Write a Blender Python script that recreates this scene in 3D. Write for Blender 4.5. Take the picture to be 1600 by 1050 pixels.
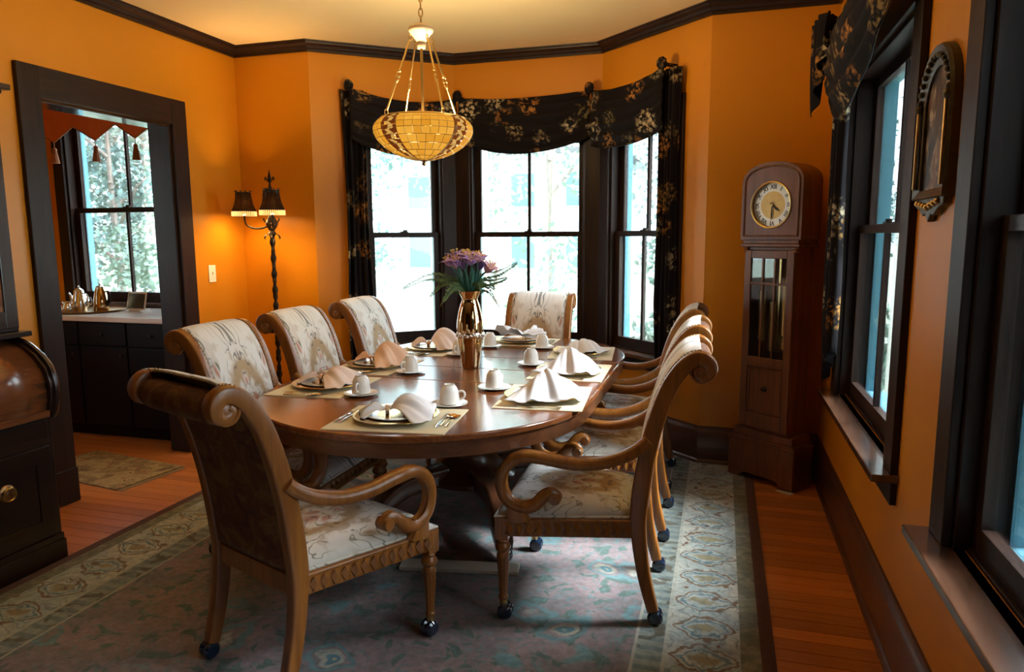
import bpy, bmesh, math, random
from mathutils import Vector, Matrix
random.seed(7)
PI = math.pi
SC = bpy.context.scene
COL = SC.collection
for o in list(bpy.data.objects): bpy.data.objects.remove(o)

# ---------------------------------------------------------------- camera
f_px, yaw, pit, rol = 1104.9, .2868, .1401, -.0056
cy, sy, cp, sp = math.cos(yaw), math.sin(yaw), math.cos(pit), math.sin(pit)
F = Vector((-sy*cp, cy*cp, -sp)); R = Vector((cy, sy, 0)); U = R.cross(F)
R2 = math.cos(rol)*R + math.sin(rol)*U; U2 = -math.sin(rol)*R + math.cos(rol)*U
cd = bpy.data.cameras.new('camera'); cam = bpy.data.objects.new('camera', cd); COL.objects.link(cam)
cam.matrix_world = Matrix(((R2.x, U2.x, -F.x, 0), (R2.y, U2.y, -F.y, 0), (R2.z, U2.z, -F.z, 1.5), (0, 0, 0, 1)))
cd.sensor_fit = 'HORIZONTAL'; cd.sensor_width = 36; cd.lens = f_px/1600*36; cd.clip_start = .05; cd.clip_end = 300
SC.camera = cam
# ---------------------------------------------------------------- world, exposure
W = bpy.data.worlds.new('world'); SC.world = W; W.use_nodes = True
bg = W.node_tree.nodes['Background']; bg.inputs[0].default_value = (.80, .93, 1.0, 1); bg.inputs[1].default_value = 8.5
vs = SC.view_settings; vs.view_transform = 'Standard'; vs.look = 'None'; vs.exposure = 0.0; vs.gamma = 1.0; vs.use_curve_mapping = False
SC.cycles.max_bounces = 10; SC.cycles.diffuse_bounces = 5; SC.cycles.transparent_max_bounces = 16
SC.cycles.sample_clamp_indirect = 6.0; SC.cycles.caustics_reflective = False; SC.cycles.caustics_refractive = False
PENDANT_W, LAMP_W = 92.0, 30.0
# hazy sun from the right, a little ahead of the camera
sd = bpy.data.lights.new('sun', 'SUN'); sd.energy = 48.0; sd.angle = math.radians(30); sd.color = (.92, .97, 1.0)
so_ = bpy.data.objects.new('sun', sd); COL.objects.link(so_); so_.rotation_euler = Vector((-.97, -.20, -1.08)).to_track_quat('-Z', 'Y').to_euler()

# ---------------------------------------------------------------- room numbers (metres, camera above the origin)
XL, XR, YB, YD, YR = -3.552, .624, 4.722, 5.430, -1.8
XB1, XB2, XD1, XD2 = -2.922, -.102, -2.065, -.890
ZC = 2.90
POLY = [(XL, YR), (XL, YB), (XB1, YB), (XD1, YD), (XD2, YD), (XB2, YB), (XR, YB), (XR, YR)]
TZ = .785                                   # table top
DOOR_Y0, DOOR_Y1, DOOR_Z = 3.06, 4.02, 2.25
WALL_T = .15
WIN_Z0, WIN_Z1 = .66, 2.28

# ================================================================ node helpers
def new_mat(name):
    m = bpy.data.materials.new(name); m.use_nodes = True
    nt = m.node_tree; b = nt.nodes['Principled BSDF']
    return m, nt, b
class G:
    """tiny node-graph writer"""
    def __init__(s, nt): s.nt = nt
    def n(s, t, **k):
        nd = s.nt.nodes.new(t)
        for a, v in k.items(): setattr(nd, a, v)
        return nd
    def set(s, sock, v):
        if hasattr(v, 'is_output') or isinstance(v, bpy.types.NodeSocket): s.nt.links.new(v, sock)
        else: sock.default_value = v
    def math(s, op, a, b=None, c=None, clamp=False):
        nd = s.n('ShaderNodeMath', operation=op, use_clamp=clamp); s.set(nd.inputs[0], a)
        if b is not None: s.set(nd.inputs[1], b)
        if c is not None: s.set(nd.inputs[2], c)
        return nd.outputs[0]
    def mix(s, fac, a, b):
        nd = s.n('ShaderNodeMix', data_type='RGBA'); s.set(nd.inputs[0], fac)
        for i, v in ((6, a), (7, b)):
            s.set(nd.inputs[i], v if not isinstance(v, tuple) else (*v[:3], 1))
        return nd.outputs[2]
    def coord(s, kind='Object'): return s.n('ShaderNodeTexCoord').outputs[kind]
    def pos(s): return s.n('ShaderNodeNewGeometry').outputs['Position']
    def mapv(s, v, scale=(1, 1, 1), loc=(0, 0, 0), rot=(0, 0, 0)):
        nd = s.n('ShaderNodeMapping'); s.set(nd.inputs[0], v)
        nd.inputs['Scale'].default_value = scale; nd.inputs['Location'].default_value = loc; nd.inputs['Rotation'].default_value = rot
        return nd.outputs[0]
    def noise(s, v, scale=5, detail=3, rough=.5, dist=0):
        nd = s.n('ShaderNodeTexNoise'); s.set(nd.inputs['Vector'], v)
        nd.inputs['Scale'].default_value = scale; nd.inputs['Detail'].default_value = detail
        nd.inputs['Roughness'].default_value = rough; nd.inputs['Distortion'].default_value = dist
        return nd.outputs[0], nd.outputs[1]
    def voro(s, v, scale=5, feature='F1', rnd=1):
        nd = s.n('ShaderNodeTexVoronoi', feature=feature); s.set(nd.inputs['Vector'], v)
        nd.inputs['Scale'].default_value = scale; nd.inputs['Randomness'].default_value = rnd
        return nd
    def sep(s, v):
        nd = s.n('ShaderNodeSeparateXYZ'); s.set(nd.inputs[0], v); return nd.outputs
    def comb(s, x, y, z):
        nd = s.n('ShaderNodeCombineXYZ')
        for i, v in enumerate((x, y, z)): s.set(nd.inputs[i], v)
        return nd.outputs[0]
    def ramp(s, f, stops, interp='LINEAR'):
        nd = s.n('ShaderNodeValToRGB'); s.set(nd.inputs[0], f); cr = nd.color_ramp; cr.interpolation = interp
        while len(cr.elements) < len(stops): cr.elements.new(.5)
        for e, (p, c) in zip(cr.elements, stops): e.position = p; e.color = (*c, 1) if len(c) == 3 else c
        return nd.outputs[0]
    def step(s, a, lo, hi):
        nd = s.n('ShaderNodeMapRange'); s.set(nd.inputs[0], a); nd.inputs[1].default_value = lo; nd.inputs[2].default_value = hi
        return nd.outputs[0]
    def band(s, a, lo, hi, soft):
        return s.math('MULTIPLY', s.step(a, lo-soft, lo+soft), s.step(a, hi+soft, hi-soft))
    def bump(s, b, h, strength=.3, dist=.01):
        nd = s.n('ShaderNodeBump'); nd.inputs['Strength'].default_value = strength; nd.inputs['Distance'].default_value = dist
        s.set(nd.inputs['Height'], h); s.nt.links.new(nd.outputs[0], b.inputs['Normal'])
MATS = {}
def plain(name, col, rough=.5, metal=0, spec=.5, coat=0, noise=0, nscale=8, bump=0, bscale=60):
    m, nt, b = new_mat(name); g = G(nt)
    b.inputs['Base Color'].default_value = (*col, 1); b.inputs['Roughness'].default_value = rough
    b.inputs['Metallic'].default_value = metal; b.inputs['Specular IOR Level'].default_value = spec; b.inputs['Coat Weight'].default_value = coat
    b.inputs['Coat Roughness'].default_value = .12
    if noise:
        f, _ = g.noise(g.coord(), nscale, 4)
        nt.links.new(g.mix(f, tuple(c*(1-noise) for c in col), tuple(min(1, c*(1+noise)) for c in col)), b.inputs['Base Color'])
    if bump:
        f, _ = g.noise(g.coord(), bscale, 3); g.bump(b, f, bump, .004)
    MATS[name] = m; return m
def wood(name, dark, light, rough=.35, axis=0, scale=1.0, coat=.3, rnd=False, world=False, spec=.5):
    m, nt, b = new_mat(name); g = G(nt)
    sc = [9*scale, 9*scale, 9*scale]; sc[axis] = .8*scale
    v = g.pos() if world else g.coord()
    v = g.mapv(v, tuple(sc))
    if rnd:
        r = g.n('ShaderNodeObjectInfo').outputs['Random']
        add = g.n('ShaderNodeVectorMath', operation='ADD'); g.set(add.inputs[0], v); g.set(add.inputs[1], g.comb(g.math('MULTIPLY', r, 37), g.math('MULTIPLY', r, 91), 0)); v = add.outputs[0]
    a, _ = g.noise(v, 2.2, 5, .6, 1.2)
    b2, _ = g.noise(v, 9, 3, .6, .4)
    fac = g.math('ADD', g.math('MULTIPLY', a, .75), g.math('MULTIPLY', b2, .25))
    fac = g.step(fac, .32, .68)
    c = g.mix(fac, dark, light)
    if rnd:
        hv = g.n('ShaderNodeHueSaturation'); g.set(hv.inputs['Value'], g.math('MULTIPLY_ADD', r, .5, .75)); g.set(hv.inputs['Color'], c); c = hv.outputs[0]
    nt.links.new(c, b.inputs['Base Color']); b.inputs['Roughness'].default_value = rough
    b.inputs['Coat Weight'].default_value = coat; b.inputs['Coat Roughness'].default_value = .12; b.inputs['Specular IOR Level'].default_value = spec
    g.bump(b, fac, .06, .003)
    MATS[name] = m; return m
# -- paints and timbers
def wall_paint():
    m, nt, b = new_mat('wall_paint'); g = G(nt)
    a, _ = g.noise(g.pos(), 1.6, 3); n2, _ = g.noise(g.pos(), 90, 2)
    nt.links.new(g.mix(a, (.56, .200, .004), (.65, .250, .008)), b.inputs['Base Color']); b.inputs['Roughness'].default_value = .40
    g.bump(b, n2, .05, .002); MATS['wall'] = m
wall_paint()
plain('ceiling', (.88, .70, .38), .8, noise=.03, nscale=2)
wood('trim', (.012, .006, .005), (.034, .016, .010), .42, 2, coat=.0, world=True, spec=.22)
wood('trim_h', (.012, .006, .005), (.034, .016, .010), .40, 1, coat=.0, world=True, spec=.3)
wood('soffit', (.02, .010, .008), (.05, .024, .014), .16, 1, coat=1.0, world=True)
wood('stool', (.05, .022, .012), (.11, .05, .028), .25, 1, coat=.7, world=True)
wood('base_wood', (.05, .016, .008), (.11, .038, .016), .35, 0, coat=.4, world=True)
wood('plank', (.36, .105, .020), (.72, .26, .060), .32, 0, coat=.35, rnd=True)
wood('subfloor', (.30, .085, .018), (.55, .19, .045), .35, 0, world=True)
wood('table', (.10, .030, .010), (.25, .080, .024), .20, 1, coat=.35)
wood('table_dark', (.055, .020, .009), (.14, .05, .02), .28, 0, coat=.4)
wood('chair_wood', (.15, .046, .007), (.33, .120, .020), .33, 2, coat=.12)
wood('clock_wood', (.09, .030, .012), (.21, .075, .028), .42, 2, coat=.05)
wood('desk_wood', (.012, .007, .006), (.035, .016, .010), .25, 1, coat=.5)
wood('desk_roll', (.09, .03, .012), (.22, .075, .025), .22, 1, coat=.6)
plain('evergreen', (.012, .030, .016), .8, noise=.5, nscale=4)
plain('black_cabinet', (.004, .003, .003), .5, spec=.15)
plain('counter_top', (.86, .80, .77), .22, noise=.05)
plain('white_china', (.86, .83, .78), .18, coat=.4)
plain('cream_china', (.80, .72, .56), .2, coat=.4)
plain('gold_rim', (.75, .45, .12), .25, metal=1)
plain('silver', (.78, .76, .72), .16, metal=1)
plain('gold_silver', (.85, .56, .25), .2, metal=1)
plain('brass', (.62, .42, .16), .28, metal=1)
plain('antique_brass', (.42, .26, .12), .35, metal=1)
plain('cap_pale', (.72, .52, .36), .4, noise=.1)
plain('iron', (.03, .020, .012), .45, metal=.6, noise=.3, bump=.4)
plain('mat_cloth', (.74, .66, .46), .85, bump=.3, bscale=220)
plain('napkin_white', (.82, .81, .84), .8, bump=.15, bscale=200)
plain('napkin_lamp_peach', (.84, .56, .40), .8, bump=.15, bscale=200)  # warm light on the napkin put into its peach colour
plain('napkin_lamp_pink', (.84, .68, .62), .8, bump=.15, bscale=200)  # pinkish tint of the warm light put into the napkin colour
plain('ring', (.85, .60, .40), .4, coat=.4)
plain('caster', (.008, .020, .045), .12, coat=1.0)
plain('switch', (.86, .82, .70), .35)
plain('daylight_blue', (.12, .33, .42), .5, noise=.08)  # white outer frames with the blue daylight put into their colour
plain('white_paint', (.85, .87, .88), .5, noise=.03)
plain('valance', (.62, .15, .045), .8, noise=.15, nscale=10)
plain('tassel', (.34, .13, .05), .8, noise=.25, nscale=60)
plain('dark_glass_card', (.03, .035, .03), .2, noise=.6, nscale=40)
plain('fern', (.09, .15, .05), .6, noise=.4, nscale=30)
plain('stem_green', (.02, .13, .09), .5, noise=.3, nscale=30)
plain('petal', (.46, .30, .62), .6, noise=.35, nscale=30)
plain('petal_pink', (.72, .44, .58), .6, noise=.3, nscale=30)
plain('stamen', (.75, .5, .1), .6)
plain('bulb', (1, .8, .5), .3)
plain('dark_void', (.006, .005, .005), .8)
plain('pale_board', (.60, .55, .45), .7, noise=.1)
plain('fringe', (.50, .32, .13), .9, noise=.25, nscale=80)
plain('gilt', (.060, .042, .022), .4, metal=.4, noise=.5, nscale=40, bump=.5)
plain('copper', (.54, .38, .20), .06, metal=1)
plain('ink', (.02, .015, .012), .6)
plain('rope', (.3, .22, .12), .9)
plain('grass', (.34, .38, .30), .9, noise=.35, nscale=.6)
plain('leaf', (.15, .24, .19), .7, noise=.5, nscale=1.5)
plain('leaf_blue', (.13, .23, .22), .7, noise=.5, nscale=1.5)
plain('bark', (.22, .19, .17), .9, noise=.4)
plain('house_white', (.55, .58, .60), .7, noise=.04)
plain('house_roof', (.12, .12, .13), .8, noise=.2)
plain('house_glass', (.10, .17, .22), .15)
plain('drive', (.5, .5, .5), .9, noise=.1, nscale=1)
def mk_pane():
    m, nt, b = new_mat('pane'); g = G(nt)
    nt.nodes.remove(b); out = nt.nodes['Material Output']
    t = g.n('ShaderNodeBsdfTransparent'); t.inputs[0].default_value = (.97, .99, 1, 1)
    gl = g.n('ShaderNodeBsdfGlossy'); gl.inputs['Roughness'].default_value = .02
    fr = g.n('ShaderNodeFresnel'); fr.inputs[0].default_value = 1.45
    mx = g.n('ShaderNodeMixShader'); g.set(mx.inputs[0], g.math('MULTIPLY', fr.outputs[0], .8)); nt.links.new(t.outputs[0], mx.inputs[1]); nt.links.new(gl.outputs[0], mx.inputs[2])
    nt.links.new(mx.outputs[0], out.inputs[0]); MATS['pane'] = m
mk_pane()
def mk_tapestry(name, k=1.0):
    """cream tapestry with mirrored scrolls, tan urn shapes and small flowers; object coordinates"""
    m, nt, b = new_mat(name); g = G(nt)
    x, y, z = g.sep(g.coord())
    ax = g.math('ABSOLUTE', x)
    h = g.math('ADD', z, g.math('MULTIPLY', y, .9))
    v = g.comb(ax, g.math('MULTIPLY', h, .9), 0)
    wob = g.noise(v, 6, 2)[1]
    vv = g.n('ShaderNodeVectorMath', operation='MULTIPLY_ADD'); g.set(vv.inputs[0], wob); vv.inputs[1].default_value = (.12, .12, 0); g.set(vv.inputs[2], v); v2 = vv.outputs[0]
    n1, _ = g.noise(v2, 10, 2, .45)
    n2, _ = g.noise(g.mapv(v2, loc=(3, 1, 0)), 12, 3, .55)
    n3, _ = g.noise(g.mapv(v2, loc=(7, 5, 0)), 5, 1, .5)
    base = g.mix(n3, (.74, .71, .66), (.84, .83, .83))
    hh = g.math('MULTIPLY', g.math('SUBTRACT', h, .47), .85)
    rr = g.math('SQRT', g.math('ADD', g.math('MULTIPLY', ax, ax), g.math('MULTIPLY', hh, hh)))
    rr = g.math('ADD', rr, g.math('MULTIPLY', g.math('SUBTRACT', n2, .5), .16))
    tan = g.math('MULTIPLY', g.math('MULTIPLY', g.step(n2, .54, .60), g.step(rr, .30, .16)), .75)
    col = g.mix(tan, base, (.42, .31, .21))
    col = g.mix(g.band(rr, .085, .135, .012), col, (.46, .33, .20))
    pk = g.voro(v2, 13); col = g.mix(g.math('MULTIPLY', g.step(pk.outputs['Distance'], .40, .28), g.step(rr, .085, .06)), col, (.62, .36, .30))
    col = g.mix(g.math('MULTIPLY', g.step(pk.outputs['Distance'], .36, .22), g.step(n3, .56, .60)), col, (.52, .27, .20))
    col = g.mix(g.math('MULTIPLY', g.step(pk.outputs['Distance'], .30, .16), g.band(n3, .50, .55, .01)), col, (.11, .12, .08))
    fr = g.math('FRACT', g.math('MULTIPLY', n1, 7.0))
    line = g.step(g.math('ABSOLUTE', g.math('SUBTRACT', fr, .5)), .085, .045)
    line = g.math('MULTIPLY', line, g.step(g.noise(g.mapv(v2, loc=(1, 9, 0)), 8, 1)[0], .44, .54))
    col = g.mix(g.math('MULTIPLY', line, .8), col, (.12, .13, .13))
    edge = g.step(ax, .17, .225); col = g.mix(g.math('MULTIPLY', edge, .4), col, (.30, .25, .12))
    w, _ = g.noise(g.coord(), 320, 2)
    nt.links.new(col, b.inputs['Base Color']); b.inputs['Roughness'].default_value = .9; b.inputs['Specular IOR Level'].default_value = .2
    b.inputs['Sheen Weight'].default_value = .15
    g.bump(b, w, .25, .002); MATS[name] = m
mk_tapestry('tapestry')
def mk_shaded_back_cloth():  # shade on the chair backs put into the cloth's reddish brown
    m, nt, b = new_mat('shaded_back_cloth'); g = G(nt)
    n1, _ = g.noise(g.coord(), 9, 4, .6, 1.5)
    nt.links.new(g.ramp(n1, [(.3, (.055, .018, .008)), (.5, (.11, .038, .014)), (.62, (.17, .09, .025)), (.75, (.07, .022, .010))]), b.inputs['Base Color'])
    b.inputs['Roughness'].default_value = .9; w, _ = g.noise(g.coord(), 300, 2); g.bump(b, w, .25, .002); MATS['shaded_back_cloth'] = m
mk_shaded_back_cloth()
def mk_drape():
    m, nt, b = new_mat('drape'); g = G(nt)
    v = g.pos(); wob = g.noise(v, 14, 2)[1]
    vv = g.n('ShaderNodeVectorMath', operation='MULTIPLY_ADD'); g.set(vv.inputs[0], wob); vv.inputs[1].default_value = (.06, .06, .06); g.set(vv.inputs[2], v); v2 = vv.outputs[0]
    big = g.voro(v2, 5.0); small = g.voro(v2, 30)
    cl = g.step(big.outputs['Distance'], .48, .28)
    fl = g.step(small.outputs['Distance'], .62, .38)
    n, _ = g.noise(v, 40, 2)
    r = g.sep(big.outputs['Color'])[0]
    fcol = g.ramp(r, [(.2, (.44, .20, .05)), (.45, (.24, .15, .05)), (.7, (.56, .46, .31)), (.9, (.16, .13, .06))])
    fac = g.math('MULTIPLY', g.math('MULTIPLY', cl, fl), g.step(n, .35, .55))
    nt.links.new(g.mix(fac, (.010, .008, .010), fcol), b.inputs['Base Color']); b.inputs['Roughness'].default_value = .85
    b.inputs['Specular IOR Level'].default_value = .12; w, _ = g.noise(v, 300, 2); g.bump(b, w, .15, .002); MATS['drape'] = m
mk_drape()
RUG_X0, RUG_X1, RUG_Y0, RUG_Y1 = -2.925, .235, .25, 5.6
def mk_rug():
    m, nt, b = new_mat('rug'); g = G(nt)
    p = g.coord(); x, y, z = g.sep(p)
    dx = g.math('MINIMUM', g.math('SUBTRACT', x, RUG_X0), g.math('SUBTRACT', RUG_X1, x))
    dy = g.math('MINIMUM', g.math('SUBTRACT', y, RUG_Y0), g.math('SUBTRACT', RUG_Y1, y))
    d = g.math('MINIMUM', dx, dy)
    wob = g.noise(p, 5, 2)[1]
    vv = g.n('ShaderNodeVectorMath', operation='MULTIPLY_ADD'); g.set(vv.inputs[0], wob); vv.inputs[1].default_value = (.22, .22, 0); g.set(vv.inputs[2], p); v2 = vv.outputs[0]
    n1, _ = g.noise(v2, 6, 3); n2, _ = g.noise(v2, 14, 2); n3, _ = g.noise(g.mapv(v2, loc=(4, 2, 0)), 3.5, 2)
    vo = g.voro(v2, 3.6); vs_ = g.voro(v2, 11); dist = vo.outputs['Distance']
    # field: dusty mauve with teal flowers and olive leaves
    field = g.mix(g.step(n3, .4, .6), (.27, .20, .20), (.19, .16, .16))
    field = g.mix(g.step(n2, .57, .62), field, (.09, .14, .12))
    ringm = g.band(dist, .24, .31, .02); field = g.mix(ringm, field, (.13, .24, .25))
    field = g.mix(g.step(dist, .20, .16), field, (.40, .37, .30)); field = g.mix(g.step(dist, .12, .09), field, (.09, .22, .26)); field = g.mix(g.step(dist, .05, .03), field, (.45, .40, .28))
    ln = g.step(g.math('ABSOLUTE', g.math('SUBTRACT', g.math('FRACT', g.math('MULTIPLY', n1, 8)), .5)), .08, .04)
    field = g.mix(g.math('MULTIPLY', ln, .7), field, (.12, .22, .22))
    # wide border: repeating palmettes along the edge
    along = g.math('ADD', g.math('MULTIPLY', g.math('LESS_THAN', dy, dx), x), g.math('MULTIPLY', g.math('GREATER_THAN', dy, dx), y))
    cell = g.math('SUBTRACT', g.math('FRACT', g.math('DIVIDE', g.math('ADD', along, g.math('MULTIPLY', g.math('SUBTRACT', n2, .5), .05)), .21)), .5)
    ac = g.math('ABSOLUTE', cell)
    t = g.step(d, .12, .375)           # 0..1 across the border
    arch = g.math('SUBTRACT', g.math('MULTIPLY', g.math('SINE', g.math('MULTIPLY', t, PI)), .40), ac)
    arch = g.math('ADD', arch, g.math('ADD', g.math('MULTIPLY', g.math('SUBTRACT', g.noise(p, 22, 3)[0], .5), .34), g.math('MULTIPLY', g.math('SUBTRACT', n1, .5), .20)))
    bord = g.mix(g.step(n3, .42, .58), (.50, .50, .42), (.36, .42, .40))
    bord = g.mix(g.band(arch, .0, .06, .012), bord, (.20, .13, .075))
    bord = g.mix(g.band(arch, .13, .18, .012), bord, (.13, .22, .25))
    bord = g.mix(g.step(arch, .26, .30), bord, (.30, .27, .16))
    bord = g.mix(g.math('MULTIPLY', ln, .6), bord, (.12, .18, .18))
    bord = g.mix(g.step(vs_.outputs['Distance'], .2, .13), bord, (.18, .11, .07))
    guard = g.mix(g.step(g.math('ABSOLUTE', g.math('SUBTRACT', g.math('FRACT', g.math('MULTIPLY', along, 16)), .5)), .32, .22), (.17, .22, .21), (.26, .30, .26))
    guard = g.mix(g.step(n2, .55, .6), guard, (.12, .11, .08))
    outerg = g.mix(g.step(n2, .5, .56), (.15, .16, .11), (.22, .22, .15))
    col = g.mix(g.step(d, .049, .051), (.085, .030, .020), outerg)
    col = g.mix(g.step(d, .119, .121), col, bord)
    col = g.mix(g.step(d, .374, .376), col, (.42, .43, .36)); col = g.mix(g.step(d, .389, .391), col, guard)
    col = g.mix(g.step(d, .484, .486), col, (.40, .38, .32)); col = g.mix(g.step(d, .496, .498), col, field)
    w, _ = g.noise(p, 260, 2); fz, _ = g.noise(p, 40, 3)
    hv = g.n('ShaderNodeHueSaturation'); g.set(hv.inputs['Value'], g.math('MULTIPLY_ADD', fz, .9, .45)); g.set(hv.inputs['Color'], col)
    nt.links.new(hv.outputs[0], b.inputs['Base Color']); b.inputs['Roughness'].default_value = .95; b.inputs['Specular IOR Level'].default_value = .15
    b.inputs['Sheen Weight'].default_value = .2
    g.bump(b, w, .5, .004); MATS['rug'] = m
mk_rug()
def mk_hall_rug():
    m, nt, b = new_mat('hall_rug'); g = G(nt); p = g.coord(); wob, _ = g.noise(p, 9, 4, .7, 1)
    v = g.voro(p, 12)
    c = g.ramp(wob, [(.3, (.07, .035, .02)), (.48, (.22, .14, .05)), (.58, (.34, .25, .11)), (.7, (.10, .05, .02))])
    c = g.mix(g.step(v.outputs['Distance'], .25, .15), c, (.30, .12, .05))
    nt.links.new(c, b.inputs['Base Color']); b.inputs['Roughness'].default_value = .95; MATS['hall_rug'] = m
mk_hall_rug()
def mk_glass(name, c1, c2, emit, trans=1.0):
    m, nt, b = new_mat(name); g = G(nt); nt.nodes.remove(b); out = nt.nodes['Material Output']
    r = g.n('ShaderNodeObjectInfo').outputs['Random']; n, _ = g.noise(g.pos(), 45, 3)
    c = g.mix(g.math('ADD', g.math('MULTIPLY', r, .6), g.math('MULTIPLY', n, .4)), c1, c2)
    tr = g.n('ShaderNodeBsdfTranslucent'); g.set(tr.inputs[0], g.mix(trans, (0, 0, 0), c))
    em = g.n('ShaderNodeEmission'); g.set(em.inputs[0], c); em.inputs[1].default_value = emit
    gl = g.n('ShaderNodeBsdfGlossy'); gl.inputs[1].default_value = .2; gl.inputs[0].default_value = (1, .9, .7, 1)
    a = g.n('ShaderNodeAddShader'); nt.links.new(tr.outputs[0], a.inputs[0]); nt.links.new(em.outputs[0], a.inputs[1])
    mx = g.n('ShaderNodeMixShader'); mx.inputs[0].default_value = .012; nt.links.new(a.outputs[0], mx.inputs[1]); nt.links.new(gl.outputs[0], mx.inputs[2])
    nt.links.new(mx.outputs[0], out.inputs[0]); MATS[name] = m
mk_glass('glass_cream', (.78, .29, .012), (1.0, .50, .06), .90, .010)
mk_glass('glass_red', (.30, .05, .01), (.55, .14, .02), .40, .003)
mk_glass('glass_amber', (.85, .42, .06), (1, .62, .2), .7, .008)
mk_glass('lamp_shade', (.18, .085, .02), (.30, .15, .035), .03, .10)
mk_glass('lamp_fringe', (.95, .62, .25), (1, .80, .45), .55)
def emis(name, c, s):
    m, nt, b = new_mat(name); b.inputs['Base Color'].default_value = (*c, 1); b.inputs['Emission Color'].default_value = (*c, 1); b.inputs['Emission Strength'].default_value = s; MATS[name] = m
emis('bulb_lit', (1, .70, .34), 8)
def mk_painting():
    m, nt, b = new_mat('painting'); g = G(nt); p = g.coord(); n, _ = g.noise(g.mapv(p, (1, 1.3, .8)), 15, 4, .55, .8); n2, _ = g.noise(g.mapv(p, (1, 1, .5)), 14, 2, .5, .5)
    c = g.ramp(n, [(.38, (.020, .013, .009)), (.5, (.05, .032, .02)), (.58, (.20, .14, .085)), (.66, (.50, .40, .30))])
    c = g.mix(g.step(n2, .60, .68), c, (.20, .09, .05))
    nt.links.new(c, b.inputs['Base Color']); b.inputs['Roughness'].default_value = .3; MATS['painting'] = m
mk_painting()
def mk_dial():
    m, nt, b = new_mat('dial_face'); g = G(nt); x, y, z = g.sep(g.coord())
    r = g.math('SQRT', g.math('ADD', g.math('MULTIPLY', x, x), g.math('MULTIPLY', z, z)))
    n, _ = g.noise(g.coord(), 30, 3)
    c = g.mix(g.step(r, .078, .080), g.mix(n, (.50, .30, .07), (.68, .45, .14)), (.72, .68, .58))
    nt.links.new(c, b.inputs['Base Color']); b.inputs['Roughness'].default_value = .35; b.inputs['Metallic'].default_value = .25; MATS['dial_face'] = m
mk_dial()

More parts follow.
